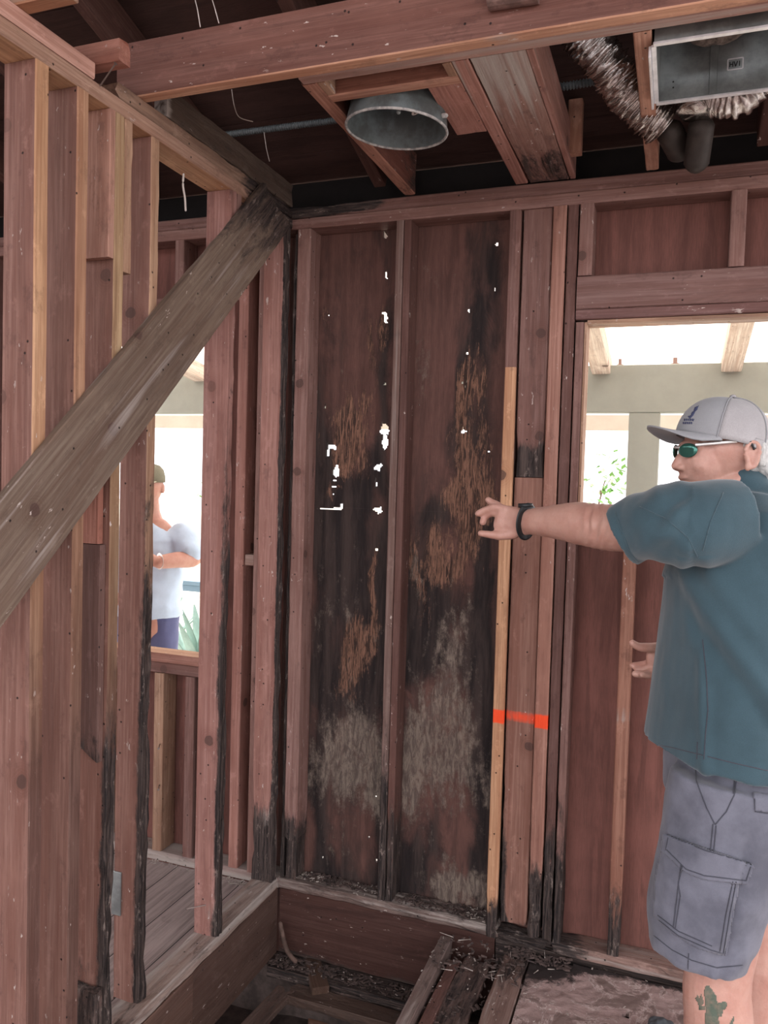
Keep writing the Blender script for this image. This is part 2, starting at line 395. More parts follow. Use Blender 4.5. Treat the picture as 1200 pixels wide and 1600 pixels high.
SKIN2 = skin('reddish_tanned_skin', (.45, .24, .18), (.40, .18, .13))
HAIRM = simple('white_grey_hair', (.60, .60, .58), .7, 0, 160, .35, .8, stretch=(1, 1, .25))
LENS = simple('mirrored_green_lens', (.05, .16, .13), .08, .6)
METALT = simple('light_metal_frame', (.7, .68, .66), .3, .6)
INK = simple('dark_blue_print', (.05, .06, .12), .7)
TATT = simple('faded_tattoo_ink', (.075, .10, .075), .6, 0, 60, .5, alt=(.17, .14, .105))
WATCHM = simple('black_rubber_strap', (.015, .018, .02), .4, 0, 80, .3, .3)
SHOE = simple('dark_grey_shoe', (.09, .10, .11), .6, 0, 40, .3)

# ---------------------------------------------------------------- lumber
BROWN = (.225, .13, .112); PINK = (.285, .17, .147); DKB = (.15, .08, .068); OLIVE = (.20, .15, .115); GREYW = (.17, .12, .105)
ORANGE = (.52, .31, .18); TANW = (.40, .26, .18); NEWW = (.58, .34, .20)
def lumber(name, p0, p1, w, d, wdir, col, label=None, cat=None, rot=None, fresh=None, freshcol=ORANGE, pale=None, paint=None,
           dz=.035, amp=.010, parent=None, kind=None, ragged=(0, 0), group=None, k=3, wob=.0012, cuts=(0, 0)):
    """one board as a closed mesh: length on local Z, width w on local X, depth d on local Y"""
    p0, p1 = Vector(p0), Vector(p1); L = (p1 - p0).length; Z = (p1 - p0).normalized()
    X = Vector(wdir); X = (X - Z * X.dot(Z)).normalized(); Y = Z.cross(X)
    R = Matrix((X, Y, Z)).transposed()
    c = min(.0028, w * .1, d * .1)
    ring = []
    def side(n, a, b_):
        for i in range(n + 1):
            t = i / n; ring.append((a[0] + (b_[0]-a[0])*t, a[1] + (b_[1]-a[1])*t))
    w2, d2 = w/2, d/2
    side(k, (-w2+c, -d2), (w2-c, -d2)); side(k, (w2, -d2+c), (w2, d2-c)); side(k, (w2-c, d2), (-w2+c, d2)); side(k, (-w2, d2-c), (-w2, -d2+c))
    n = len(ring); nl = max(2, int(L / dz)); bm = bmesh.new()
    fr = bm.faces.layers.float.new('fresh'); rows = []
    sd = random.random() * 50
    rl = bm.verts.layers.float.new('rot'); pl = bm.verts.layers.float.new('pale'); pa = bm.verts.layers.float.new('paint')
    for i in range(nl + 1):
        row = []
        for j, (x, y) in enumerate(ring):
            z = L * i / nl
            if i == 0 and cuts[0]: z += cuts[0] * x / w2
            if i == nl and cuts[1]: z += cuts[1] * x / w2
            if i == 0 and ragged[0]: z += ragged[0] * (nz(x*70+sd, y*70, 3) )
            if i == nl and ragged[1]: z -= ragged[1] * (nz(x*70+sd, y*70, 9))
            P = p0 + R @ Vector((x, y, z))
            r = max(0, min(1, rot(P))) if rot else 0
            e = wob * nz(x*8+sd, y*8, z*2.2) + (r * amp * (abs(nz(x*35+sd, y*35, z*9)) * 1.2 + .5*abs(nz(x*90, y*90+sd, z*30))) if r else 0)
            dl = math.hypot(x, y); f = 1 - (e / dl if dl > 0 else 0)
            v = bm.verts.new((x*f, y*f, z)); v[rl] = r
            v[pl] = pale(P) if pale else 0
            v[pa] = paint(P) if paint else 0
            row.append(v)
        rows.append(row)
    for i in range(nl):
        for j in range(n):
            f = bm.faces.new((rows[i][j], rows[i][(j+1) % n], rows[i+1][(j+1) % n], rows[i+1][j]))
            if fresh:
                j2 = (j+1) % n; m_ = R @ Vector(((ring[j][0]+ring[j2][0]) / w, (ring[j][1]+ring[j2][1]) / d, 0))
                q = Vector(((ring[j][0]+ring[j2][0]) / w, (ring[j][1]+ring[j2][1]) / d)); 
                nloc = Vector((math.copysign(1, q[0]), 0, 0)) if abs(q[0]) > abs(q[1]) else Vector((0, math.copysign(1, q[1]), 0))
                f[fr] = 1. if (R @ nloc).dot(Vector(fresh)) > .7 else 0.
    bm.faces.new(rows[0][::-1]); bm.faces.new(rows[-1])
    me = bpy.data.meshes.new(name); bm.to_mesh(me); bm.free()
    if fresh:  # face colour: unstained edges, and light painted on overhead undersides
        a = me.color_attributes.new('freshcol', 'FLOAT_COLOR', 'POINT')
        lo = tuple(q*.55 for q in col); vals = []
        for v in me.vertices:
            P = p0 + R @ v.co; t = sst(.7, 1.75, P.z) if abs(Z.z) > .9 and P.x < .1 and P.y < -.5 else 1.
            vals += [lo[i]*(1-t) + freshcol[i]*t for i in range(3)] + [1]
        a.data.foreach_set('color', vals)
    o = link(name, me, WOOD, parent); o.color = col + (1,)
    Mw = Matrix.Translation(p0) @ R.to_4x4()
    o.matrix_world = Mw
    if parent: o.matrix_parent_inverse = parent.matrix_world.inverted()
    tag(o, label, cat, group, kind); return o
def board(name, a, b_, col, label, cat='stud', axis=None, **k):
    """axis aligned board from corner a to corner b"""
    a, b_ = Vector(a), Vector(b_); s = [abs(b_[i]-a[i]) for i in range(3)]
    ax = s.index(max(s)) if axis is None else axis; c = (a + b_) / 2
    p0, p1 = c.copy(), c.copy(); p0[ax] = min(a[ax], b_[ax]); p1[ax] = max(a[ax], b_[ax])
    wd = [i for i in range(3) if i != ax]; wax = wd[0]
    X = Vector((0, 0, 0)); X[wax] = 1
    Y = [i for i in wd if i != wax][0]
    return lumber(name, p0, p1, s[wax], s[Y], X, col, label, cat, **k)
lowrot = lambda h, s=1.: (lambda P: s * (1 - sst(h*.3, h, P.z)))
def blob(px, py, rx, ry, s=1.):
    def f(P):
        u, v = proj(P); d = ((u-px)/rx)**2 + ((v-py)/ry)**2
        return s * math.exp(-d)
    return f
def addf(*fs): return lambda P: sum(f(P) for f in fs)
Y1 = .089
ZB, ZT = .0385, 2.3715     # stud bottom and top

# ---- plates of the back wall
topn = lambda P: 0.9 * (1 - sst(.25, .42, P.x)) * sst(2.40, 2.43, P.z) + .35*(1-sst(0, .5, P.x))
board('top_plate', (-2.35, 0, 2.4105), (2.6, Y1, 2.449), BROWN, 'upper top plate board of the back wall, blackened near the corner', 'plate', rot=lambda P: topn(P) if P.x > 0 else .1)
board('top_plate', (-2.35, 0, 2.372), (2.6, Y1, 2.41), PINK, 'lower top plate board of the back wall, red brown, above the stud tops', 'plate', rot=lambda P: .3*(1-sst(0, .5, P.x)) if P.x > -.02 else 0)
board('bottom_plate', (-.0, 0.001, -.0), (.80, Y1, .038), GREYW, 'crumbling grey bottom plate under the rotten panels', 'plate', rot=lambda P: .5 + .25*nz(P.x*6, 0, 1), pale=lambda P: .55 if P.z > .01 else .4, amp=.014, dz=.015, k=5, ragged=(0, .03))
board('bottom_plate', (.985, .003, -.012), (2.6, Y1, .026), (.30, .2, .17), 'worn pale bottom plate beneath the window bay at right', 'plate', rot=lambda P: .35+.5*(1-sst(1.0, 1.12, P.x)), pale=lambda P: .35, amp=.012, dz=.02, k=5, ragged=(.05, 0))
board('bottom_plate', (-2.35, 0.001, 0), (-.001, Y1, .038), (.34, .26, .24), 'pale dusty bottom plate of the back wall beyond the partition', 'plate', rot=lambda P: .3, pale=lambda P: .6)
# rotten stretch of plate in the middle: crumbled stub
board('plate_remnant', (.80, .02, -.02), (.985, Y1, .016), DKB, 'black rotted remnant of plate below the flat boards', 'plate', rot=lambda P: 1., amp=.02, dz=.01, k=6, ragged=(.03, .03))

# ---- back wall studs of our room
def st(name, x0, x1, col, label, z0=ZB, z1=ZT, y0=.0, y1=Y1, cat='stud', **k):
    return board(name, (x0, y0, z0), (x1, y1, z1), col, label, cat, axis=2, **k)
st('wall_stud', .018, .070, PINK, 'red brown stud in the inside corner, its lower end split off', z0=.19, rot=lambda P: .25 + .5*(1-sst(.2, .35, P.z)), ragged=(.02, 0))
st('stud_stub', .024, .066, GREYW, 'grey stub of split wood below the inside corner stud', z0=.04, z1=.188, rot=lambda P: .7, y0=.008, ragged=(0, .02))
rH = addf(lambda P: .10 + .6*(1-sst(.1, .9, P.z)), blob(605, 1250, 25, 130, .3))
st('wall_stud', .386, .412, (.22, .15, .13), 'left half of the weathered stud between the two rotten panels', rot=rH, pale=lambda P: .18, amp=.012)
st('wall_stud', .413, .438, DKB, 'right half of the weathered stud between the two rotten panels', rot=lambda P: .15 + .7*(1-sst(.1, .6, P.z)), z0=.039, y0=.004)
st('wall_stud', .770, .807, BROWN, 'red brown stud behind the orange board, right of the large rotten panel', rot=lambda P: .1 + .8*(1-sst(.1, 1.6, P.z)), z0=.035)
paintf = lambda P: (1 - sst(.008, .034, abs(P.z - .745 + .035*(P.x-.80)))) * (1 if P.y < .03 else 0)
board('orange_batten', (.776, -.0215, .010), (.811, -.0005, 1.871), NEWW, 'fresh orange pine batten leaning against the back wall', 'batten', axis=2, paint=paintf, dz=.008,
      rot=lambda P: .9*(1-sst(.03, .24, P.z)), pale=lambda P: .25*(1-sst(.1, .5, P.z)))
st('flat_board', .8125, .9045, BROWN, 'wide flat brown board, upper length, beside the orange batten', z0=1.523, y0=.012, y1=.05, rot=lambda P: .9*(1-sst(.0, .12, abs(P.z-1.565))) + .12, k=5, cat='board')
st('flat_board', .8125, .9045, (.28, .15, .115), 'wide flat brown board, lower length, crossed by orange spray paint', z0=.055, z1=1.521, y0=.012, y1=.05, k=5, cat='board', paint=lambda P: paintf(P)*.5, dz=.01,
   rot=lambda P: .95*(1-sst(.0, .12, P.z)) + .75*(1-sst(.82, .845, P.x))*(1-sst(.3, .75, P.z)))
st('wall_stud', .908, .950, (.37, .20, .155), 'salmon coloured stud right of the wide flat board, marked with orange paint', z0=.03, paint=paintf, dz=.012, y0=-.002,
   rot=lambda P: .95*(1-sst(.1, .45, P.z)), pale=lambda P: .5*(1-sst(.1, .5, P.z)), amp=.014)
st('wall_stud', .954, .986, DKB, 'dark stud squeezed between the salmon stud and window jamb stud', z0=.028, rot=lambda P: .2 + .8*(1-sst(.1, .6, P.z)), amp=.014)
st('jamb_stud', .990, 1.015, BROWN, 'window jamb stud left of the big opening, full height below the header', z0=.026, z1=2.0085, rot=lambda P: .1 + .75*(1-sst(.1, .8, P.z)), amp=.012)
st('jamb_strip', 1.0165, 1.024, TANW, 'thin pale strip lining the left side of the big window opening', z0=1.395, z1=2.008, y0=.002, cat='trim strip')
st('cripple_stud', .990, 1.032, PINK, 'short cripple stud at the left end of the window header', z0=2.152, cat='stud')
st('cripple_stud', 1.421, 1.463, PINK, 'short cripple stud in the plywood bay above the window header', z0=2.152, cat='stud')
st('cripple_stud', 1.865, 1.905, PINK, 'short cripple stud above the header behind the man with the cap', z0=2.152, cat='stud')
board('window_header', (.989, 0, 2.048), (2.45, Y1, 2.150), (.23, .14, .125), 'grey brown header beam across the top of the big window opening', 'header', rot=lambda P: .1)
board('window_header', (.989, 0, 2.016), (2.45, Y1, 2.047), (.21, .12, .11), 'thin lower board of the header over the big window opening', 'header', rot=lambda P: .15)
board('header_strip', (1.025, .004, 2.004), (2.40, .085, 2.0145), TANW, 'pale splintered strip under the big window header', 'trim strip', pale=lambda P: .3)
board('window_sill', (1.017, .0, 1.352), (2.42, Y1, 1.390), BROWN, 'rough sill board of the big window, behind the outstretched arm', 'sill')
for x, lab in ((1.178, 'cripple stud under the big window, full of nail holes, left of the man'), (1.60, 'cripple stud under the big window, hidden behind the man'), (2.0, 'cripple stud under the big window at far right')):
    st('cripple_stud', x-.019, x+.019, (.34, .175, .125), lab, z0=.027, z1=1.351, rot=lambda P: .85*(1-sst(.03, .45, P.z)), pale=blob(975, 1118, 14, 16, .9))
st('jamb_stud', 2.42, 2.46, BROWN, 'right jamb stud of the big window opening', z0=.026, z1=2.0)
st('gap_shade_strip', -.0005, .0165, (.05, .04, .038), 'black strip added for the dark gap in the inside corner of the room', z0=.039, z1=2.36, y0=.012, y1=.06, rot=lambda P: .9, cat='board')  # black board painting in the shade of the corner gap

# ---- back wall studs beyond the partition
st('wall_stud', -.212, -.172, (.38, .2, .165), 'narrow pink stud standing in the next room, left of the corner post', rot=lambda P: .15*(1-sst(.1, .5, P.z)))
st('corner_backing_stud', -.128, -.0935, PINK, 'stud edge with a row of nail holes, against the corner post', y0=-.006, rot=lambda P: .1)
board('nailing_block', (-.170, .01, 1.172), (-.130, .07, 1.212), (.38, .27, .23), 'small grey wood block between two studs in the next room', 'block', axis=0)
st('jamb_stud', -.345, -.305, BROWN, 'jamb stud at the right of the small window, behind the partition stud', z0=.04, z1=ZT)
board('window_header', (-.99, 0, 2.018), (-.346, Y1, 2.16), BROWN, 'header over the small window opening of the next room', 'header')
board('header_strip', (-.95, .004, 2.002), (-.346, .085, 2.0165), NEWW, 'orange strip under the small window header', 'trim strip')
board('window_sill', (-.99, -.0, .776), (-.346, Y1, .812), (.36, .19, .15), 'top sill board of the small window opening', 'sill', fresh=(0, 0, 1), freshcol=ORANGE)
board('window_sill', (-.99, .004, .735), (-.346, Y1, .7755), BROWN, 'lower sill board of the small window opening', 'sill')
for x, lab in ((-.53, 'cripple stud under the small window, with nails sticking out'), (-.392, 'plain cripple stud under the small window, nearest the partition stud'), (-.80, 'cripple stud under the small window, furthest left')):
    st('cripple_stud', x-.021, x+.021, TANW if x < -.5 else BROWN, lab, z0=.039, z1=.734, rot=lambda P: .1)
for x, lab in ((-.47, 'short cripple stud above the small window header'), (-.75, 'short cripple stud above the small window header, further left')):
    st('cripple_stud', x-.02, x+.02, PINK, lab, z0=2.161, z1=ZT)
st('jamb_stud', -1.03, -.992, BROWN, 'left jamb stud of the small window opening in the next room')
for x, lab in ((-1.4, 'wall stud of the next room left of the small window'), (-1.8, 'wall stud furthest left in the next room')):
    st('wall_stud', x, x+.04, BROWN, lab)

# ---- partition (left wall), stud by stud; face at x = 0
board('bottom_plate', (-.089, -3.2, 0), (-.001, -.0015, .038), (.33, .25, .215), 'weathered split bottom plate of the partition, pale on top', 'plate', rot=lambda P: .34+.5*(1-sst(-1.0, -.75, P.y)), pale=lambda P: .55, amp=.015, dz=.02, k=6)
board('top_plate', (-.089, -3.2, 2.372), (-.0, -.0015, 2.4095), (.42, .27, .2), 'lower top plate of the partition, yellowish underside, dark near the corner', 'plate', rot=lambda P: .9*sst(-.45, -.1, P.y) + .15, fresh=(0, 0, -1), freshcol=(.55, .34, .2), pale=lambda P: .15)
board('top_plate', (-.089, -3.2, 2.4105), (.002, -1.02, 2.449), (.62, .38, .31), 'clean pinkish upper top plate at the near end of the partition', 'plate', rot=lambda P: 0)
board('top_plate', (-.089, -.93, 2.4105), (-.002, -.0015, 2.449), (.34, .23, .17), 'battered upper top plate of the partition with black holes, running to the corner', 'plate', rot=lambda P: .3 + .65*sst(-.5, -.1, P.y), amp=.012, dz=.02, ragged=(.03, 0))
def part(name, y0, y1, col, label, z0=ZB, z1=ZT, x0=-.089, x1=-.0005, cat='stud', **k):
    return board(name, (x0, y0, z0), (x1, y1, z1), col, label, cat, axis=2, **k)
FX = (1, 0, 0)
part('wall_stud', -1.197, -1.158, (.29, .16, .13), 'nearest partition stud, wide brown side with a knot and orange edge', fresh=FX, freshcol=(.56, .34, .20), k=4)
part('wall_stud', -1.42, -1.38, BROWN, 'partition stud just outside the left edge of the view')
part('wall_stud', -1.072, -1.035, (.27, .15, .12), 'second partition stud from the near end, knotty, orange edge', fresh=FX, freshcol=(.46, .27, .17), k=4)
part('wall_stud', -.9415, -.906, (.26, .14, .11), 'third partition stud with yellow edge above and rotten black edge below', fresh=FX, freshcol=(.46, .32, .19),
     rot=lambda P: (.95*(1-sst(.45, 1.25, P.z)) if P.x > -.03 else .35*(1-sst(.1, .5, P.z))) + .12, amp=.013, z0=.04)
part('nailer_block', -.962, -.943, (.44, .25, .19), 'pale pinkish block nailed high on the third partition stud', z0=2.02, z1=2.371, cat='block')
part('nailer_block', -.9625, -.943, (.42, .2, .15), 'pinkish block on the third partition stud just below the brace', z0=1.325, z1=1.53, cat='block', x1=-.02)
part('nailer_block', -.9625, -.943, (.17, .10, .085), 'grey brown block with slanted lower end on the third partition stud', z0=.80, z1=1.323, cat='block', x1=-.012, rot=lambda P: .1+.5*(1-sst(.8, .9, P.z)), cuts=(-.02, 0))
part('nailer_block', -.975, -.943, GREYW, 'rotten stub of a block at the foot of the third partition stud', z0=.04, z1=.20, cat='block', rot=lambda P: .6, amp=.014, pale=lambda P: .4 if P.z > .19 else 0)
part('sister_board', -.9055, -.875, (.43, .27, .18), 'short stained board beside the third partition stud, cut off above', z0=1.999, z1=2.371, x0=-.06, rot=lambda P: .3, cat='board')
part('wall_stud', -.800, -.765, (.28, .155, .125), 'fourth partition stud with nail-scarred edge, black with rot lower down', fresh=FX, freshcol=(.45, .29, .19),
     rot=lambda P: ((.25+.75*(1-sst(.7, 1.7, P.z))) if P.x > -.012 else .25*(1-sst(.1, .6, P.z))), amp=.012, z0=.07, ragged=(.03, 0))
part('wall_stud', -.410, -.372, (.33, .18, .155), 'partition stud standing alone in the middle of the opening', rot=lambda P: ((.35 + .55*(1-sst(.6, 1.9, P.z))) if P.x > -.012 else .45*(1-sst(.04, .16, P.z))), pale=addf(blob(340, 1430, 16, 40, .7)), amp=.012, z0=.035)
part('wall_stud', -.371, -.348, PINK, 'thin board backing the lone partition stud near its top', z0=2.05, z1=2.371, rot=lambda P: .1)
part('corner_post', -.046, -.008, (.35, .19, .16), 'wide pinkish corner post of the partition, decayed at its base', rot=lambda P: .9*(1-sst(.15, .55, P.z)) + (.95 if P.x > -.004 else 0), pale=blob(425, 1290, 30, 40, .8), amp=.012, k=5, z0=.04)
# strap and nails
bm = bmesh.new(); bx(bm, (-.092, -.8055, .30), (-.062, -.8005, .42), .001)
o = from_bm('metal_strap', bm, GALV); tag(o, 'grey metal strap on the foot of the fourth partition stud', 'strap')
def nail(name, a, b_, label, r=.0018):
    bm = bmesh.new(); a, b_ = Vector(a), Vector(b_); loft(bm, [a, b_], [r, r], n=8); d = (b_-a).normalized()
    loft(bm, [b_, b_ + d*.0015], [r*2.4, r*2.4], n=10, cap='flat')
    o = from_bm(name, bm, NAILM, smooth=False); tag(o, label, 'nail'); return o
nail('bent_nail', (-.045, -.41, .135), (-.085, -.455, .137), 'rusty nail poking out near the foot of the lone partition stud')
nail('bent_nail', (.0, -1.0, 2.405), (.055, -1.015, 2.44), 'nail sticking out of the partition top plate beside the joint')
nail('bent_nail', (-.52, .0, .46), (-.49, -.05, .462), 'long nail on the cripple stud under the small window, middle')
nail('bent_nail', (-.52, .0, .30), (-.495, -.04, .30), 'lower nail on the cripple stud under the small window')

# diagonal brace
bp0 = on(0, .012, -160, 1082); bp1 = on(0, .012, 430, 323)
br = lumber('diagonal_brace', (.012, bp0.y, bp0.z), (.012, bp1.y, bp1.z), .192, .0215, Vector((0, -1, 1)), OLIVE, 'long weathered diagonal brace board nailed across the partition studs', 'brace',
    rot=lambda P: .18 + .5*sst(2.0, 2.4, P.z), pale=lambda P: .28 + .2*nz(P.y*5, P.z*5, 2), dz=.03, k=6, cuts=(0, -.05))

# ---- sheathing as wall_back
BL = dict(dark=[], warm=[], pale=[])
def B(kind, *a): BL[kind].append(a)
for a in [(545,500,70,140,.25),(600,560,12,260,.6),(500,900,20,500,.5),(560,1150,60,300,.25),(515,1060,35,60,.5),(570,990,30,70,.75),(640,990,50,60,.85),(700,940,40,50,.6),(560,1090,20,60,.9),
          (550,830,60,90,.65),(620,860,20,60,.3),(755,900,22,500,.75),(770,420,22,140,.6),(668,760,30,60,.25),(715,710,30,70,.5),(505,740,20,60,.85),(530,760,55,55,.6),(728,600,10,70,.95),(640,1380,50,60,.8),
          (680,1310,50,35,.25),(700,820,60,25,.55),(660,900,25,40,.4),(520,1380,50,40,.6),(560,1060,12,120,.5),(750,1150,20,100,.6),(640,1120,20,60,.5),(600,1150,10,200,.7),(500,1200,10,150,.5),(750,1400,14,60,.7),(690,1030,90,25,.3)]: B('dark', *a)
for a in [(545,700,35,60,.8),(560,640,25,70,.45),(590,520,14,90,.5),(500,520,22,60,.3),(735,590,18,60,.6),(728,650,14,60,.6),(722,760,30,60,.6),(750,740,25,80,.5),(740,790,32,25,.8),(730,850,30,60,.75),(690,880,22,30,.75),
          (640,870,22,50,.55),(560,1010,22,70,.7),(585,920,10,70,.8),(545,1040,22,40,.7),(660,930,18,50,.3),(570,1200,40,80,.3),(690,1180,50,60,.25),(555,450,18,40,.25)]: B('warm', *a)
for a in [(545,1200,55,60,.75),(530,1140,40,50,.35),(590,1210,20,60,.6),(700,1120,40,60,.5),(680,1170,55,90,.6),(640,1200,25,70,.5),(740,1230,30,50,.4),(700,1380,40,22,.75),(745,1400,25,25,.6),(520,950,35,45,.35),(710,1000,25,60,.45),
          (690,430,40,30,.35),(650,560,20,60,.2),(525,580,30,10,.3),(500,820,15,40,.15),(520,1330,20,25,.3),(650,870,14,60,.3)]: B('pale', *a)
def stains(P):
    u, v = proj(P); out = []
    w1 = nz(P.x*9, P.z*4, 1); w2 = nz(P.x*22, P.z*9, 8); w3 = nz(P.x*45, P.z*12, 3)
    u += 16*w1 + 7*w2; v += 34*nz(P.x*9, P.z*4, 5) + 12*w2
    for k in ('dark', 'warm', 'pale'):
        out.append(sum(s*math.exp(-((u-a)/(rx*1.05))**2-((v-b_)/(ry*1.05))**2) for a, b_, rx, ry, s in BL[k]))
    low = sst(760, 900, v)
    out[0] = min(1, out[0]*1.0 + .10 + .16*low + .34*w1 + .15*w2)
    out[1] = min(1, out[1]*1.0 + .10*w2)
    out[2] = min(1, out[2]*1.1 + .16*low + .2*w3*low + .06)
    return [max(0, q) for q in out]
HOLES = [(602,366,3.2,8),(598,357,12,1.3),(501,361,2,1.5),(527,362,2,1.3),(603,431,2,8),(602,497,3.5,9),(600,489,4,3),(513,492,1.6,2.2),(600,600,3,2),(508,635,1.8,4),(600,672,7,12),(601,689,5,14),(512,704,2.5,12),(518,697,5,3.5),(523,700,3,4),
         (525,736,5,9),(522,751,4,1.2),(519,761,6,.9),(520,773,4,1),(590,731,6,6),(594,727,3,3),(587,755,1.8,10),(514,795,22,1.3),(533,792,3,6),(527,795,8,2.2),(592,797,5.5,4.5),(586,796,4,2.5),(590,800,2,4),(588,859,3,2.6),(586,922,1.8,2),(586,1052,1.4,1.6),(586,1100,1.2,2),
         (776,381,2.6,4.5),(773,451,2,2.6),(732,485,1.6,2.6),(730,552,1.6,2.4),(722,598,2,2.4),(727,604,1.8,1.6),(729,596,1.2,3),(724,674,4.5,3),(723,669,1.5,3),(763,706,1.6,1.4),(655,633,1,1.4),(587,1245,1.2,3),(503,1340,1.8,3),(576,1308,1.5,2),(686,1411,3,3.6),(588,1345,2.4,3)]
def sheet(name, x0, x1, z0, z1, mat, parent, cell=.05, detail=False, y=Y1+.001, th=.012):
    nx, nzc = max(2, int((x1-x0)/cell)), max(2, int((z1-z0)/cell)); bm = bmesh.new()
    L = {k: bm.verts.layers.float.new(k) for k in ('dark', 'warm', 'pale')}
    def pt(i, j): return x0+(x1-x0)*i/nx, z0+(z1-z0)*j/nzc
    keep = {}
    for i in range(nx):
        for j in range(nzc):
            ok = True
            if detail:
                x, z = pt(i+.5, j+.5); u, v = proj((x, y, z))
                for a, b_, rx, ry in HOLES:
                    if abs(u-a) < rx*1.6 and abs(v-b_) < ry*1.6:
                        d = ((u-a)/rx)**2 + ((v-b_)/ry)**2
                        if d < 1 + .9*nz(x*160, z*90, 4): ok = False; break
            keep[i, j] = ok
    F, Bk = {}, {}
    def vert(D, i, j, back):
        if (i, j) not in D:
            x, z = pt(i, j); P = Vector((x, y, z)); s = stains(P) if detail else (0, 0, 0)
            dy = 0
            if detail:
                r = nz(x*60, 0, z*9)*.5 + nz(x*150, 3, z*40)*.35
                dy = -(.5*s[1]+.3*s[2]+.2*s[0]) * .010 * (r+.2) 
            vv = bm.verts.new((x, y + (th if back else dy), z))
            for k, q in zip(('dark', 'warm', 'pale'), s): vv[L[k]] = q
            D[i, j] = vv
        return D[i, j]
    for i in range(nx):
        for j in range(nzc):
            if not keep[i, j]: continue
            q = [(i, j), (i+1, j), (i+1, j+1), (i, j+1)]
            bm.faces.new([vert(F, a, b_, False) for a, b_ in q])
            bm.faces.new([vert(Bk, a, b_, True) for a, b_ in q[::-1]])
            for (di, dj), (a, b_) in (((0,-1),(q[0],q[1])), ((1,0),(q[1],q[2])), ((0,1),(q[2],q[3])), ((-1,0),(q[3],q[0]))):
                if not keep.get((i+di, j+dj), False):
                    bm.faces.new((vert(F, *b_, False), vert(F, *a, False), vert(Bk, *a, True), vert(Bk, *b_, True)))
    me = bpy.data.meshes.new(name); bm.to_mesh(me); bm.free(); return link(name, me, mat, parent)
wb = empty('wall_back', kind='structure')
sheet('plywood_sheet', -.05, .815, 1.3962  , 2.447, PLY, wb, .0045, True)
sheet('plywood_sheet', -.05, .815, -.30, 1.396, PLY, wb, .0045, True)
sheet('plywood_sheet', .8152, .9965, -.30  , 2.447, PLY, wb)
sheet('plywood_sheet', .997, 2.46, -.30, 1.37, PLYRED, wb)
sheet('plywood_sheet', .997, 2.46, 2.03  , 2.447, PLYRED, wb)
sheet('plywood_sheet', 2.462, 3.0, -.30  , 2.447, PLYRED, wb)
sheet('plywood_sheet', -.325, -.0502, -.30  , 2.447, PLYRED, wb)
sheet('plywood_sheet', -1.0, -.327, -.30, .79, PLYRED, wb)
sheet('plywood_sheet', -1.0, -.327, 2.03  , 2.447, PLYRED, wb)
sheet('plywood_sheet', -2.4, -1.002, -.30  , 2.447, PLYRED, wb)
bm = bmesh.new(); bx(bm, (-2.4, Y1+.002, 2.4475), (3.0, Y1+.010, 2.565)); from_bm('eave_shade_strip', bm, EAVE_SHADE, wb)  # closes the eave; near-black to paint in attic shade above the plate
# far wall of the next room, seen only as a sliver
wl = empty('wall_left', kind='structure')
bm = bmesh.new(); bx(bm, (-2.42, -3.4, 0), (-2.40, .1, 2.55)); from_bm('plywood_sheet', bm, PLYRED, wl)

# ---- roof: rafters and boards (rise towards the camera)
RS = .30
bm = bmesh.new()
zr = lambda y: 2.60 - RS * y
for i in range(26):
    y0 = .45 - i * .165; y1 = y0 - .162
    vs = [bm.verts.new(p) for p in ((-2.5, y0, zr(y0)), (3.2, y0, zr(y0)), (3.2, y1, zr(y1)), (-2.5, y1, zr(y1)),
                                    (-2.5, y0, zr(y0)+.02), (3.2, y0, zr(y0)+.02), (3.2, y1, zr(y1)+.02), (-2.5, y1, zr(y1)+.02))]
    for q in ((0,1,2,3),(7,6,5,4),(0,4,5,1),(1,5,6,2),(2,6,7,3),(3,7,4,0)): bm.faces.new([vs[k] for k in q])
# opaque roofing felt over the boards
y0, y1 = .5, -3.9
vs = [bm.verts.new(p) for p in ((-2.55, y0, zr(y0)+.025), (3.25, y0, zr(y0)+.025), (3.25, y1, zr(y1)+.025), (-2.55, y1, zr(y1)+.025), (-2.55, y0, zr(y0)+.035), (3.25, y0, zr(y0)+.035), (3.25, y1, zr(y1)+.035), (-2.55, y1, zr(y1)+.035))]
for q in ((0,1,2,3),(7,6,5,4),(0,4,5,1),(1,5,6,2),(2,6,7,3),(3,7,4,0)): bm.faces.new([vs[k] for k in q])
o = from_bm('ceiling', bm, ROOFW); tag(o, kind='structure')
rl = {-2.0: 'furthest left', -1.5: 'second from the left', -1.05: 'over the next room beyond its small window', -.62: 'over the small window of the next room', -.22: 'over the next room just left of the partition', .33: 'above the dark bay left of the ceiling can', .86: 'hidden above the stained soffit board', 1.5: 'above the exhaust fan box', 2.1: 'over the far right of the room', 2.7: 'at the right end of the roof'}
for x, t in rl.items():
    y0, y1 = .0, -3.7
    lumber('roof_rafter', (x, y0, zr(y0)-.062), (x, y1, zr(y1)-.062), .04, .115, (1, 0, 0), (.10, .05, .04), 'dark brown sloping roof rafter ' + t, 'rafter')

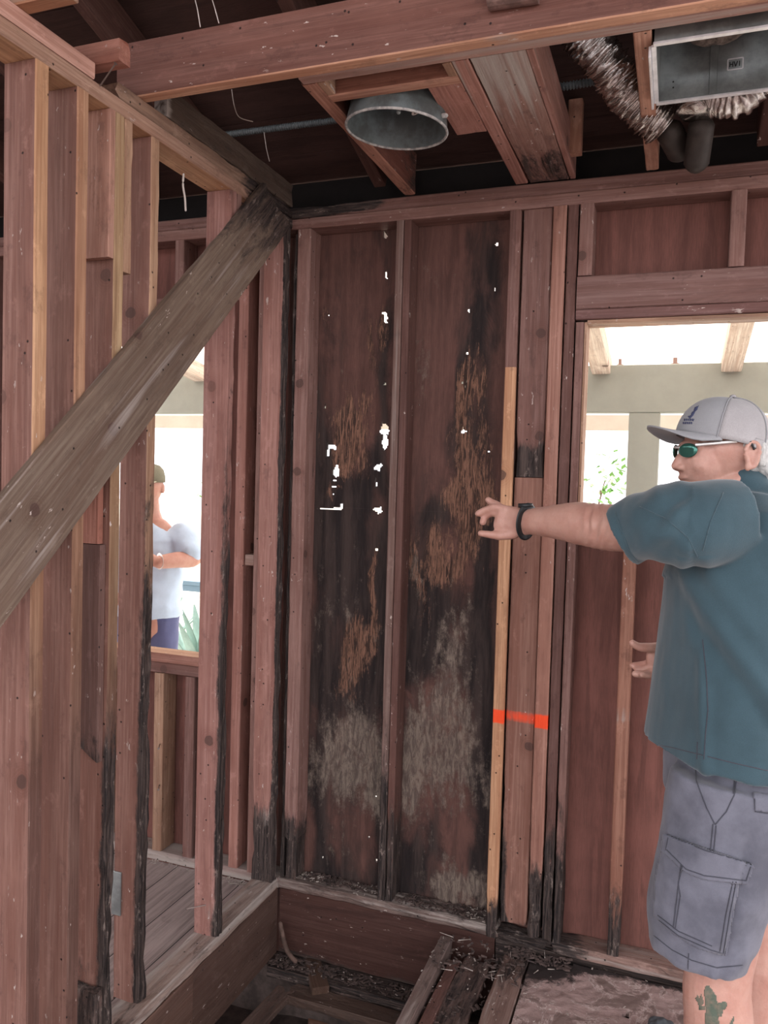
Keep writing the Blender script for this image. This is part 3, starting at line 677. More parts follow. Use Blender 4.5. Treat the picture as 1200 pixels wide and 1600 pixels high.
# ---- ceiling level: beam, joists, soffit; paler undersides paint in light from below
bsp = addf(blob(780, 60, 60, 14, .6), blob(690, 85, 60, 10, .4))
board('ceiling_beam', (-.075, -.849, 2.4505), (2.6, -.812, 2.588), (.19, .092, .073), 'large red brown beam crossing overhead from the partition to the right', 'beam', fresh=(0, 0, -1), freshcol=(.62, .36, .24), k=5, pale=lambda P: bsp(P) if P.z < 2.46 else 0)  # dark face and pale underside put light from below into the colour
board('ceiling_nailer', (.42, -.811, 2.4505), (2.6, -.778, 2.50), (.40, .25, .21), 'pale nailing strip fixed behind the overhead beam', 'nailer', pale=lambda P: .35)
board('ceiling_joist', (.412, -.777, 2.4505), (.452, -.002, 2.585), (.20, .085, .065), 'ceiling joist left of the round steel can', 'joist', fresh=(0, 0, -1), freshcol=(.42, .22, .16), rot=lambda P: .1 + .4*sst(-.3, 0, P.y))  # lit underside strip painted in as a paler face
board('ceiling_joist', (.786, -.777, 2.4505), (.826, -.002, 2.585), (.24, .11, .085), 'ceiling joist between the round can and the stained soffit board', 'joist', fresh=(0, 0, -1), freshcol=(.40, .21, .17), pale=lambda P: .35*(1-sst(-.7, -.3, P.y)))  # paler underside paints in light from below
board('soffit_board', (.829, -.777, 2.4505), (.955, -.002, 2.47), (.30, .18, .15), 'wide water-stained soffit board overhead, right of the round can', 'board', k=6, rot=lambda P: .2+.4*sst(-.4, -.1, P.y), pale=lambda P: .2+.5*(1-sst(-.7, -.3, P.y)))
board('soffit_edge', (.9555, -.777, 2.4505), (.973, -.002, 2.56), (.32, .17, .14), 'narrow edge board along the right of the stained soffit', 'board', pale=lambda P: .3, rot=lambda P: .2*sst(-.3, 0, P.y))
board('ceiling_joist', (1.180, -.777, 2.4505), (1.217, -.002, 2.585), (.36, .2, .14), 'ceiling joist between the foil duct and the exhaust fan box', 'joist', fresh=(0, 0, -1), freshcol=(.55, .32, .23), rot=lambda P: .4*sst(-.3, -.05, P.y))  # paler underside paints in light from below
board('ceiling_joist', (1.60, -.777, 2.4505), (1.638, -.002, 2.585), BROWN, 'ceiling joist at the far right behind the exhaust fan box', 'joist')
board('roof_strut', (.965, -.16, 2.47), (1.005, -.12, 2.62), (.36, .2, .14), 'light brown upright strut in the dark attic beside the soffit', 'strut', axis=2)
board('wall_top_joist', (-.045, -.735, 2.450), (-.004, -.002, 2.530), (.13, .10, .08), 'dark joist lying on top of the partition plates, end painted pale as if lit', 'joist', rot=lambda P: .35, pale=lambda P: .7*(1-sst(-.735, -.70, P.y)), ragged=(0, .03))  # light on the near end put into its colour
board('short_block', (-.20, -1.012, 2.4500), (.062, -.972, 2.50), (.45, .22, .17), 'short stub of lumber jutting over the partition top plate', 'block', axis=0, ragged=(0, .006))
board('cross_joist', (-2.3, -1.255, 2.4500), (.125, -1.215, 2.55), TANW, 'joist end resting on the partition at the top left', 'joist', axis=0, fresh=(0, 0, -1), freshcol=(.55, .31, .19))  # underside coloured paler as if lit
board('fixture_blocking', (.4525, -.712, 2.4505), (.7855, -.676, 2.56), (.30, .14, .10), 'blocking board between joists behind the round steel can', 'block', axis=0, fresh=(0, 0, -1), freshcol=(.5, .28, .2))  # paler underside stands in for light falling on it
board('fixture_cleat', (.4525, -.775, 2.4505), (.474, -.714, 2.545), TANW, 'short pale cleat on the left joist near the beam', 'block', axis=1)
board('fixture_cleat', (.764, -.775, 2.4505), (.7855, -.714, 2.545), TANW, 'short pale cleat on the right joist near the beam', 'block', axis=1)
board('fixture_backing', (.700, -.674, 2.4515), (.7855, -.402, 2.466), (.40, .2, .16), 'small flat backing board beside the round steel can', 'board', axis=1, pale=lambda P: .15, rot=lambda P: .25)
# round block hanging on the beam
bm = bmesh.new(); a = on(1, -.865, 764, -6); c_ = on(1, -.865, 842, -18)
loft(bm, [a, c_], [.028, .028], n=20, cap='flat'); o = from_bm('round_pole', bm, simple('weathered_pole', (.22, .13, .11), .8, 0, 30, .5)); tag(o, 'end of a round grey brown pole against the overhead beam, top right', 'pole')

# ---- round steel can
cc = on(2, 2.42, 612, 193); R_ = .133
can = empty('recessed_can', (max(cc.x, .575), max(cc.y, -.55), 2.42), 0, 'round grey steel can fixture hanging open between the ceiling joists', 'light fixture')
can.rotation_euler = (math.radians(1), math.radians(4), 0)
bm = bmesh.new(); n = 56
prof = [(R_, 0), (R_*.985, .04), (R_*.95, .13), (R_*.5, .15), (0.001, .152)]
def lathe(bm, prof, n=48, c=(0, 0)):
    rings = [[bm.verts.new((c[0]+r*math.cos(2*math.pi*k/n), c[1]+r*math.sin(2*math.pi*k/n), z)) for k in range(n)] for r, z in prof]
    for A, B_ in zip(rings, rings[1:]):
        for k in range(n): bm.faces.new((A[k], A[(k+1) % n], B_[(k+1) % n], B_[k]))
    return rings
lathe(bm, [(R_, 0), (R_*.99, .018), (R_*.95, .05), (R_*.92, .09), (R_*.90, .145), (.002, .149), (.002, .146), (R_*.87, .142), (R_*.89, .09), (R_*.92, .05), (R_*.965, .018), (R_*.98, 0)], n)
from_bm('can_body', bm, GALVD, can, True)
bm = bmesh.new(); pts = [(R_*math.cos(t), R_*math.sin(t), 0) for t in [2*math.pi*k/48 for k in range(48)]]
loft(bm, pts, .0035, closed=True, n=8); from_bm('rolled_rim', bm, CHALK, can, True)
bm = bmesh.new(); loft(bm, [(0, 0, .145), (0, .003, .07), (0, .004, .045)], [.004, .004, .006], n=10); from_bm('threaded_rod', bm, GALV, can, True)
bm = bmesh.new(); P_ = spline([(.03, 0, .145), (.045, .01, .07), (.03, .03, .05), (.05, .045, .07), (.06, .02, .09)]); loft(bm, P_, [.003]*len(P_), n=8); from_bm('loose_wire', bm, WIREM, can, True)
bm = bmesh.new(); bx(bm, (.02, -.04, .10), (.07, .02, .144), .004); from_bm('junction_plate', bm, DUSTM, can)
bm = bmesh.new(); loft(bm, [(R_*.97, -.02, .02), (R_*1.05, -.02, .02)], [.006, .006], n=12); from_bm('side_rivet', bm, CHALK, can, True)

# ---- conduits and cords in the attic
def tube(name, P, r, mat, label, cat, parent=None, n=10, k=6, group=None):
    bm = bmesh.new(); Q = spline(P, k); loft(bm, Q, [r]*len(Q), n=n)
    o = from_bm(name, bm, mat, parent, True)
    if not parent: tag(o, label, cat, group)
    return o
def ribbed(name, P, r, amp, pitch, mat, label, cat, parent=None, crush=0., n=28):
    Q = spline(P, 10); L = [0]
    for a, b_ in zip(Q, Q[1:]): L.append(L[-1] + (b_-a).length)
    m_ = int(L[-1]/pitch*6); pts = []; rr = []
    j = 0
    for i in range(m_+1):
        s = L[-1]*i/m_
        while j < len(L)-2 and L[j+1] < s: j += 1
        t = (s-L[j])/max(1e-6, L[j+1]-L[j]); pts.append(Q[j].lerp(Q[j+1], t)); rr.append(r + amp*math.sin(2*math.pi*i/6))
    bm = bmesh.new()
    loft(bm, pts, rr, n=n, cap='flat', wob=(lambda i, th: 1 + crush*nz(math.cos(th)*3, math.sin(th)*3+i*.08, i*.21)) if crush else None)
    o = from_bm(name, bm, mat, parent, True)
    if not parent: tag(o, label, cat)
    return o
a, c_ = on(1, -.30, 372, 208), on(1, -.30, 540, 186)
ribbed('flexible_conduit', [a - Vector((.2, 0, 0)), a, c_], .009, .0015, .008, CONDM, 'grey blue flexible conduit running to the round can', 'conduit', n=12)
a, c_ = on(1, -.27, 845, 140), on(1, -.30, 1000, 112)
ribbed('flexible_conduit', [a, a.lerp(c_, .5) - Vector((0, 0, .004)), c_, c_ + Vector((.15, 0, .03))], .010, .002, .009, CONDM, 'dark flexible conduit passing between foil ducts', 'conduit', n=12)
ribbed('foil_duct', [on(1, -.47, 905, 42), on(1, -.42, 945, 95), on(1, -.36, 985, 150), on(1, -.31, 1038, 196)], .050, .0022, .010, FOIL, 'crumpled silver foil duct behind the joist, left of the fan box', 'duct', crush=.3)
ribbed('foil_duct', [on(1, -.40, 1200, 95), on(1, -.38, 1160, 148), on(1, -.37, 1110, 150), on(1, -.36, 1093, 165), on(1, -.36, 1090, 178)], .046, .003, .012, FOIL, 'silver foil duct elbow hanging below the far side of the fan box', 'duct', crush=.2)
tube('dark_vent_pipe', [on(1, -.30, 1096, 196), on(1, -.24, 1088, 255)], .033, PIPEM, 'dark vertical vent pipe below the foil duct elbow', 'pipe', n=24)
P_ = [on(1, -.28, 1046, 205), on(1, -.20, 1062, 236)]
tube('metal_vent_pipe', P_, .034, PIPEM, 'dull metal pipe stub at the end of the left foil duct', 'pipe', n=24)
cords = [((303, -6), (308, 12), (313, 42), 'leftmost pale cord dangling in front of the beam'), ((330, -6), (336, 14), (342, 36), 'second pale cord dangling in front of the beam'),]
for a, b_, c_, lab in cords:
    tube('hanging_cord', [on(1, -.87, *a), on(1, -.872, *b_), on(1, -.868, *c_)], .0012, WIREM, lab, 'cord', n=6)
tube('hanging_cord', [on(1, -.6, 362, 140), on(1, -.6, 366, 165), on(1, -.6, 374, 183), on(1, -.6, 395, 190)], .0012, WIREM, 'thin cord hanging in the dark bay beside the partition plate', 'cord', n=6)
tube('hanging_cord', [on(0, -.03, 287, 272), on(0, -.03, 286, 290), on(0, -.03, 289, 310), on(0, -.03, 290, 329)], .0028, WIREM, 'twisted white cord hanging from the partition top plate', 'cord', n=6)
tube('hanging_cord', [on(1, -.30, 412, 203), on(1, -.30, 416, 230), on(1, -.30, 421, 252)], .0010, WIREM, 'short cobweb-thin cord above the inside corner', 'cord', n=6)

# ---- exhaust fan box
A0 = Vector((1.222, -.742, 2.443)); box = empty('exhaust_fan_box', A0, 0, 'galvanised exhaust fan housing open at the bottom, fixed between joists', 'fan housing')
X1, YB, H_ = .375, .282, .155; t = .0035
bm = bmesh.new(); bx(bm, (0, YB-t, 0), (X1, YB, H_)); from_bm('back_panel', bm, GALV, box)
bm = bmesh.new(); bx(bm, (0, 0, 0), (X1, t, .085)); from_bm('front_panel', bm, GALV, box)
bm = bmesh.new(); bx(bm, (0, t, 0), (t, YB-t, H_)); from_bm('end_panel', bm, GALV, box)
bm = bmesh.new(); bx(bm, (X1-t, t, 0), (X1, YB-t, H_)); from_bm('end_panel', bm, GALV, box)
bm = bmesh.new(); bx(bm, (0, 0, H_), (X1, YB, H_+t)); from_bm('top_panel', bm, GALV, box)
bm = bmesh.new(); bx(bm, (-.002, -.004, -.0055), (X1, .008, -.0003), .0008); bx(bm, (-.002, YB-.008, -.0055), (X1, YB+.004, -.0003), .0008); bx(bm, (-.006, .008, -.0055), (.004, YB-.008, -.0003), .0008)
from_bm('flange', bm, GALVW, box)  # flange steel whitened to paint in its lit edges
bm = bmesh.new(); bx(bm, (-.012, .02, -.02), (-.0065, YB-.01, .004), .001); from_bm('mounting_tab', bm, GALVW, box)
def onbox(px, py, dy=0):
    return on(1, A0.y + YB - t - dy, px, py) - A0
# scroll housing with lint, motor plate and raised rib
bm = bmesh.new(); a = onbox(1062, 70, .06); b_ = onbox(1180, 50, .06)
ell(bm, ((a.x+b_.x)/2+.0, YB-.07, H_-.012), (.085, .062, .052)); sc_ = union('fan_scroll', bm, .004, DUSTM, box, 3, lambda p, n_: .006*nz(p.x*60, p.y*60, p.z*60))
bm = bmesh.new(); bx(bm, (a.x+.002, YB-.135, H_-.062), (b_.x-.03, YB-.128, H_-.02), .002); from_bm('motor_plate', bm, MOTORM, box)
for dx in (.025, .06):
    bm = bmesh.new(); loft(bm, [(a.x+dx, YB-.1355, H_-.04), (a.x+dx, YB-.137, H_-.04)], [.005, .005], n=12, cap='flat'); from_bm('plate_hole', bm, BLACKM, box)
bm = bmesh.new(); q = onbox(1108, 120); bx(bm, (q.x, YB-t-.003, 0.002), (q.x+.018, YB-t-.0003, H_-.02), .001); from_bm('raised_rib', bm, GALV, box)
for px, py in ((1052, 128), (1052, 137)):
    q = onbox(px, py); bm = bmesh.new(); loft(bm, [(q.x, YB-t-.0002, q.z), (q.x, YB-t-.001, q.z)], [.0022, .0022], n=10, cap='flat'); from_bm('rivet_hole', bm, BLACKM, box)
# stamped badge reading HVI
q = onbox(1149, 100)
bm = bmesh.new(); bw, bh = .0165, .0125; yb = YB-t-.0006
fr_ = [(-bw, -bh), (bw, -bh), (bw, bh), (-bw, bh)]
def bar2(bm, x0, z0, x1, z1, th=.0012, y=None):
    d = Vector((x1-x0, 0, z1-z0)); n_ = Vector((-d.z, 0, d.x)).normalized()*th
    yy = yb if y is None else y
    vs = []
    for k in (yy, yy-.0006):
        vs += [bm.verts.new((q.x+x0+n_.x, k, q.z+z0+n_.z)), bm.verts.new((q.x+x1+n_.x, k, q.z+z1+n_.z)), bm.verts.new((q.x+x1-n_.x, k, q.z+z1-n_.z)), bm.verts.new((q.x+x0-n_.x, k, q.z+z0-n_.z))]
    for f in ((3,2,1,0),(4,5,6,7),(0,1,5,4),(1,2,6,5),(2,3,7,6),(3,0,4,7)): bm.faces.new([vs[i] for i in f])
for i in range(4): bar2(bm, *fr_[i], *fr_[(i+1) % 4], .0014)
from_bm('badge_frame', bm, GALVW, box)
bm = bmesh.new()
for s in ((-.012,-.006,-.012,.006), (-.0055,-.006,-.0055,.006), (-.012,0,-.0055,0), (-.003,.006,.0008,-.006), (.0046,.006,.0008,-.006), (.009,-.006,.009,.006)): bar2(bm, *s, .0011)
from_bm('badge_letters', bm, BLACKM, box)

# ---- below floor level
board('rim_joist', (.002, .014, -.245), (.80, .052, -.003), (.085, .042, .034), 'dark red brown rim joist under the back wall bottom plate', 'joist', axis=0, k=6, rot=lambda P: .12 + .5*(1-sst(-.24, -.2, P.z)))
board('rim_joist', (.803, .02, -.245), (2.6, .052, -.014), DKB, 'black rotted rim joist below the right part of the back wall', 'joist', axis=0, rot=lambda P: .8)
board('rim_joist', (-.045, -.535, -.25), (-.006, .012, -.003), (.12, .075, .06), 'brown rim joist under the partition, far length', 'joist', axis=1, rot=lambda P: .2, k=5)
board('rim_joist', (-.04, -3.0, -.25), (-.002, -.538, -.003), (.15, .09, .07), 'brown rim joist under the partition, near length', 'joist', axis=1, rot=lambda P: .15, k=5)
board('mud_sill', (.0, -.075, -.292), (.9, .055, -.250), GREYW, 'mud sill ledge strewn with debris under the back wall', 'sill', axis=0, rot=lambda P: .8, k=5, amp=.014)
board('sill_board', (.12, -.155, -.312), (.62, -.078, -.275), (.11, .075, .06), 'rough board lying in front of the mud sill', 'board', axis=0, rot=lambda P: .45, ragged=(.02, .02), amp=.012)
board('sill_board', (.22, -.20, -.36), (.66, -.158, -.325), (.22, .13, .09), 'broken slat under the rough board in the crawlspace', 'board', axis=0, rot=lambda P: .3, ragged=(.03, .02), amp=.012)
fj = lambda P: .6 + .2*nz(P.y*7, P.x*9, 0)
board('floor_joist', (.625, -2.2, -.25), (.665, -.02, -.02), (.20, .15, .135), 'grey floor joist in the opening, nearest the pit', 'joist', axis=1, rot=lambda P: .35 if P.z > -.05 else .5, pale=lambda P: .45 if P.z > -.06 else 0)
board('floor_joist', (.675, -2.2, -.25), (.712, -.10, -.045), DKB, 'dark sistered floor joist beside the grey one', 'joist', axis=1, rot=lambda P: .4)
lumber('fallen_board', (.742, -.72, -.085), (.762, -.06, -.055), .10, .018, (1, 0, 0), (.19, .135, .12), 'delaminated strip of subfloor sagging between the floor joists', 'board', rot=fj, amp=.02, k=6, ragged=(.05, .05), dz=.015)
board('subfloor_board', (.840, -2.2, -.045), (.925, -.045, -.020), (.26, .18, .155), 'worn subfloor board ending at the rotten corner', 'floorboard', axis=1, rot=addf(lambda P: .28, blob(800, 1510, 40, 30, .4)), pale=lambda P: .3, k=6, amp=.012, dz=.02, ragged=(0, .03))
board('floor_joist', (.86, -2.2, -.25), (.90, -.10, -.047), DKB, 'dark floor joist carrying the worn subfloor boards', 'joist', axis=1, rot=lambda P: .4)
# two stacked shims jutting into the pit
p0, p1 = on(2, -.262, 487, 1502), on(2, -.262, 505, 1560)
dr = (Vector(p1)-Vector(p0)); dr.z = 0; dr.normalize()
lumber('shim_block', p0, p0 + dr*.17, .062, .028, (1, 0, 0), (.12, .075, .055), 'upper of two stacked shim blocks jutting over the pit', 'block', fresh=tuple(dr), rot=lambda P: .15)
lumber('shim_block', p0 + Vector((0, 0, -.031)), p0 + Vector((0, 0, -.031)) + dr*.185, .056, .027, (1, 0, 0), (.44, .25, .14), 'lower of two stacked shim blocks, orange end', 'block')
tube('bent_stick', [on(1, -.04, 438, 1443), on(1, -.04, 443, 1468), on(1, -.045, 450, 1488), on(1, -.05, 462, 1502)], .008, simple('stick_bark', (.16, .1, .08), .9, 0, 30, .5), 'bent stick leaning in the corner of the crawlspace', 'stick', n=10)
board('leaning_board', (.07, -.52, -.42), (.085, -.20, -.30), (.22, .05, .045), 'dark red board end standing in the crawlspace at left', 'board', axis=1)
lumber('crawlspace_board', (.012, -.62, -.345), (.10, -.13, -.285), .07, .02, (1, 0, 0), (.13, .09, .075), 'grey board lying along the crawlspace under the partition', 'board', rot=lambda P: .45, ragged=(.02, .03))

# pit ground, foundation wall
bm = bmesh.new(); nx, ny = 70, 60; g = {}
for i in range(nx+1):
    for j in range(ny+1):
        x = -.6 + 3.6*i/nx; y = -2.8 + 3.0*j/ny
        g[i, j] = bm.verts.new((x, y, -.47 + .03*nz(x*4, y*4, 0) + .012*nz(x*19, y*19, 2)))
for i in range(nx):
    for j in range(ny): bm.faces.new((g[i, j], g[i+1, j], g[i+1, j+1], g[i, j+1]))
o = from_bm('crawlspace_ground', bm, DIRTM, smooth=True); tag(o, kind='structure')
bm = bmesh.new(); bx(bm, (-.6, .0, -.6), (3.0, .12, -.294)); o = from_bm('foundation_wall', bm, simple('old_concrete', (.12, .09, .08), .95, 0, 15, .5, .6)); tag(o, kind='structure')

# right-hand floor: grid with ragged holes and dark stains
def in_floor(x, y):
    if x < .93 + .01*nz(y*9, 0, 3): return False
    u, v = proj((x, y, -.02))
    if ((u-885)/75)**2 + ((v-1492)/14)**2 < 1+.6*nz(x*25, y*25, 0): return False
    if ((u-979)/7)**2 + ((v-1586)/5)**2 < 1: return False
    return y < -.006 + .008*nz(x*14, 1, 0)
bm = bmesh.new(); dl = bm.verts.layers.float.new('dark'); cell = .01; g = {}; nx = int(1.9/cell); ny = int(1.15/cell)
def fv(i, j, back):
    if (i, j, back) not in g:
        x, y = .92+i*cell, -1.15+j*cell; u, v = proj((x, y, -.02))
        h = .004*nz(x*12, y*12, 0) + .003*nz(x*40, y*40, 4)
        vv = bm.verts.new((x, y, -.0205 + h - (.016 if back else 0)))
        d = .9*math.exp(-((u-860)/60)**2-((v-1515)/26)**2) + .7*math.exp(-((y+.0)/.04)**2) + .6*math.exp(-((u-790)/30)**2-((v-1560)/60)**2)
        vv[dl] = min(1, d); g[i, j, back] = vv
    return g[i, j, back]
K = {(i, j): in_floor(.92+(i+.5)*cell, -1.15+(j+.5)*cell) for i in range(nx) for j in range(ny)}
for (i, j), ok in K.items():
    if not ok: continue
    q = [(i, j), (i+1, j), (i+1, j+1), (i, j+1)]
    bm.faces.new([fv(a, b_, 0) for a, b_ in q]); bm.faces.new([fv(a, b_, 1) for a, b_ in q[::-1]])
    for (di, dj), (a, b_) in (((0,-1),(q[0],q[1])), ((1,0),(q[1],q[2])), ((0,1),(q[2],q[3])), ((-1,0),(q[3],q[0]))):
        if not K.get((i+di, j+dj), False): bm.faces.new((fv(*b_, 0), fv(*a, 0), fv(*a, 1), fv(*b_, 1)))
fl = empty('floor', kind='structure')
from_bm('worn_floor_layer', bm, LINO, fl)
bm = bmesh.new(); bx(bm, (.926, -3.2, -.045), (2.9, -1.152, -.02)); from_bm('near_floor_layer', bm, LINO, fl)
bm = bmesh.new(); bx(bm, (-2.4, -3.2, -.03), (-.0895, -.0015, -.0)); bx(bm, (-.0895, -3.2, -.03), (-.046, -.0015, -.002)); from_bm('plank_floor', bm, PLANK, fl)
# subfloor under the layer so holes look dark
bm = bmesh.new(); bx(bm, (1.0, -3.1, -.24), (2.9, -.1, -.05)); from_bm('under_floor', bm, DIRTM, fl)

bm = bmesh.new(); bx(bm, (-2.4, -9.0, -.03), (6.0, -3.201, -.001)); from_bm('plank_floor', bm, PLANK, fl)  # unseen floor behind the camera, added to cut light from below
bm = bmesh.new(); bx(bm, (-30, -30, -.75), (30, -.62, -.70)); o = from_bm('unseen_yard', bm, simple('unseen_yard_earth', (.16, .13, .11), .95, 0, 5, .3)); tag(o, kind='structure')  # unseen ground behind the camera, added to darken the attic
# debris: uncountable chips
def scatter(name, spots, label, mat, smin=.004, smax=.014):
    bm = bmesh.new()
    for (x0, x1, y0, y1, z, n_) in spots:
        for _ in range(n_):
            p = Vector((random.uniform(x0, x1), random.uniform(y0, y1), z)); s = random.uniform(smin, smax)
            M = Matrix.Translation(p + Vector((0, 0, s*.25))) @ Matrix.Rotation(random.uniform(0, 6.28), 4, 'Z') @ Matrix.Rotation(random.uniform(-.5, .5), 4, 'X') @ Matrix.Diagonal((s*random.uniform(.6, 2.2), s*.5, s*.3, 1))
            bmesh.ops.create_cube(bm, size=1, matrix=M)
    o = from_bm(name, bm, mat); tag(o, label, 'debris', kind='stuff'); return o
DEB = simple('rotten_chips', (.11, .075, .065), .9, 0, 60, .6, alt=(.04, .028, .026)); DEBP = simple('pale_chips', (.42, .36, .32), .85, 0, 40, .3)
scatter('wood_debris', [(.0, .62, -.06, .01, -.249, 420), (.62, .93, -.2, .0, -.018, 120), (.45, .8, .01, .085, .0385, 200), (.08, .4, .03, .085, .0385, 220), (.85, 1.05, -.06, .0, -.018, 160), (.66, .84, -.45, -.03, -.06, 160), (.0, .6, -.55, -.1, -.44, 300)], 'dark rotten wood crumbs piled along the foot of the back wall', DEB)
scatter('pale_chips', [(.05, .16, .02, .085, .042, 40), (.28, .42, .0, .085, .042, 40), (.70, .77, .0, .08, .042, 36), (.62, .9, -.3, .0, -.016, 36), (.0, .6, -.06, .01, -.246, 26), (.93, 1.35, -.35, -.01, -.017, 20), (-.3, -.1, -.045, -.004, .002, 120), (-.70, -.3, -.03, -.003, .002, 80)], 'small pale plaster and wood chips along the plates', DEBP, .002, .0075)
def splinters(name, n_, box3, label):
    bm = bmesh.new()
    for _ in range(n_):
        p = Vector((random.uniform(box3[0], box3[1]), random.uniform(box3[2], box3[3]), box3[4])); a = random.uniform(0, 6.28); l = random.uniform(.015, .05)
        loft(bm, [p, p + Vector((math.cos(a)*l, math.sin(a)*l, random.uniform(.0, .012)))], [.0016, .0007], n=5)
    o = from_bm(name, bm, DEBP); tag(o, label, 'debris', kind='stuff')
splinters('splinters', 16, (.66, 1.0, -.22, -.02, -.012), 'thin pale splinters scattered on the rotten corner of the floor')

# ---------------------------------------------------------------- outside
GZ = -.15
bm = bmesh.new(); bx(bm, (-9, .13, GZ-.1), (9, 2.3, GZ)); o = from_bm('porch_slab', bm, CONC); tag(o, kind='structure')
bm = bmesh.new(); bx(bm, (-30, 2.3, GZ-.12), (30, 40, GZ-.02)); o = from_bm('garden_ground', bm, SOIL2); tag(o, kind='structure')
pb = empty('porch_beam', (0, 1.9, 1.894), 0, 'thick grey green porch beam outside both window openings', 'beam')
bm = bmesh.new(); bx(bm, (-4.5, 0, 0), (4.5, .09, .254), .004); from_bm('beam_timber', bm, BEAMG, pb)
for x, s in ((.993, 1), (1.273, 1.25)):
    bm = bmesh.new(); loft(bm, [(x, .045, .254), (x, .045, .262)], [.018*s, .018*s], n=14, cap='flat'); loft(bm, [(x, .045, .262), (x, .045, .292)], [.009*s, .009*s], n=10, cap='flat'); from_bm('anchor_bolt', bm, simple('bolt_rust%d' % int(x*100), (.3, .2, .17), .8), pb)
for x, lab in ((1.132, 'grey green porch post seen through the big window, beside the cap'), (-3.3, 'grey green porch post at the far left of the porch'), (3.6, 'grey green porch post at the far right of the porch')):
    p = empty('porch_post', (x, 1.9, GZ), 0, lab, 'post')
    bm = bmesh.new(); bx(bm, (-.080, .002, 0), (.080, .088, 1.893-GZ), .004); from_bm('post_timber', bm, BEAMG, p)
    bm = bmesh.new(); bx(bm, (-.095, -.012, 0), (.095, .10, .10), .004); from_bm('post_base', bm, GALV, p)
# porch rafters and roof panels
ps = lambda y: 2.50 - .17*(y-.13)      # underside of panels
for x, lab in ((-2.45, 'cream porch rafter far left over the small window'), (-1.62, 'cream porch rafter seen in the small window'), (-.6, 'cream porch rafter outside the rotten panel'), (.90, 'cream porch rafter at the left of the big window'), (1.545, 'cream porch rafter above the man, seen through the big window'), (2.3, 'cream porch rafter at the right of the big window')):
    lumber('porch_rafter', (x, .14, ps(.14)-.05), (x, 2.35, ps(2.35)-.05), .095, .095, (1, 0, 0), (.74, .66, .56), lab, 'rafter', wob=0)
rp = [(-3.0, -2.0, 'leftmost'), (-1.98, -.9, 'second from the left'), (-.88, .2, 'third from the left'), (.22, 1.22, 'fourth from the left, above the big window'), (1.24, 2.24, 'fifth from the left, above the man'), (2.26, 3.3, 'rightmost')]
for x0, x1, lab in rp:
    bm = bmesh.new(); n_ = 80; row = []
    for i in range(n_+1):
        x = x0+(x1-x0)*i/n_; h = .008*math.sin(2*math.pi*x/.075)
        row.append([bm.verts.new((x, y, ps(y)+h+.012+k)) for y, k in ((.14, 0), (2.4, 0), (2.4, .002), (.14, .002))])
    for A, B_ in zip(row, row[1:]):
        for k in range(4): bm.faces.new((A[k], B_[k], B_[(k+1) % 4], A[(k+1) % 4]))
    o = from_bm('roof_panel', bm, PANELM, smooth=True); tag(o, 'corrugated white translucent porch roof panel, ' + lab, 'roof panel', 'porch roof panels')
# neighbouring structure: tan fascia, a tan panel under the beam, rail, plants
bm = bmesh.new(); bx(bm, (-6, 0, 0), (6, .05, .108), .003); o = from_bm('tan_fascia', bm, TANP); o.location = (0, 3.2, 1.885); tag(o, 'tan fascia board beyond the porch beam', 'fascia')
bm = bmesh.new(); bx(bm, (-.6, 0, 0), (.5, .06, .035), .003); bx(bm, (-.6, .01, -.05), (.5, .05, -.0), .003)
o = from_bm('garden_rail', bm, simple('blue_grey_rail', (.16, .24, .30), .7)); o.location = (-2.1, 2.9, .60); tag(o, 'low blue grey garden rail beside the agave', 'rail')
def agave(name, x, y, label, s=1., n_=16):
    e = empty(name, (x, y, GZ-.02), 0, label, 'plant')
    bm = bmesh.new()
    for i in range(n_):
        a = i*2.4; tilt = .2 + .5*(i % 5)/5; l = s*random.uniform(.55, .85); P = []; W_ = []
        for k in range(9):
            t_ = k/8; r = l*(math.sin(tilt)*t_ + .12*t_*t_); P.append((r*math.cos(a), r*math.sin(a), l*math.cos(tilt)*t_*(1-.12*t_)+.005)); W_.append((.008+.0*t_, s*.042*math.sin(math.pi*min(1, .12+.86*t_))**.7+.001))
        loft(bm, P, W_, ref=Vector((math.cos(a), math.sin(a), .0))*-math.cos(tilt)+Vector((0, 0, math.sin(tilt))), n=8)
    from_bm('leaves', bm, LEAF, e, True)
agave('agave_plant', -2.02, 2.62, 'spiky blue green agave outside the small window')
agave('agave_plant', -2.9, 3.3, 'smaller agave further out in the garden', .8, 12)
def sprig(name, base, mid_, label, n_=34, rad=.22, ls=.05):
    e = empty(name, base, 0, label, 'tree'); bm = bmesh.new(); mid_ = Vector(mid_) - Vector(base)
    loft(bm, spline([(0, 0, 0), tuple(mid_*.5 + Vector((.05, 0, 0))), tuple(mid_)]), [.03 - .024*i/12 for i in range(13)], n=8)
    tw = []
    for i in range(6):
        d = Vector((random.uniform(-1, 1), random.uniform(-1, 1), random.uniform(-.6, .6)))*rad; tw.append(mid_+d); loft(bm, [mid_*.92, mid_+d], [.006, .002], n=6)
    from_bm('trunk', bm, BARK, e, True); bm = bmesh.new()
    for i in range(n_):
        c = random.choice(tw) + Vector([random.gauss(0, rad*.35) for _ in range(3)]); a, b2 = random.uniform(0, 6.3), random.uniform(-.8, .8)
        d = Vector((math.cos(a)*math.cos(b2), math.sin(a)*math.cos(b2), math.sin(b2)))*ls
        loft(bm, [c, c+d*.5, c+d], [(.001, .004), (.0015, ls*.32), (.001, .002)], ref=Vector((0, 0, 1)), n=6)
    from_bm('foliage', bm, GREEN, e)
p = on(1, 6.0, 945, 752); sprig('young_tree', (p.x-.5, 6, GZ-.02), p, 'sparse green sapling outside the big window', 90, .28, .10)
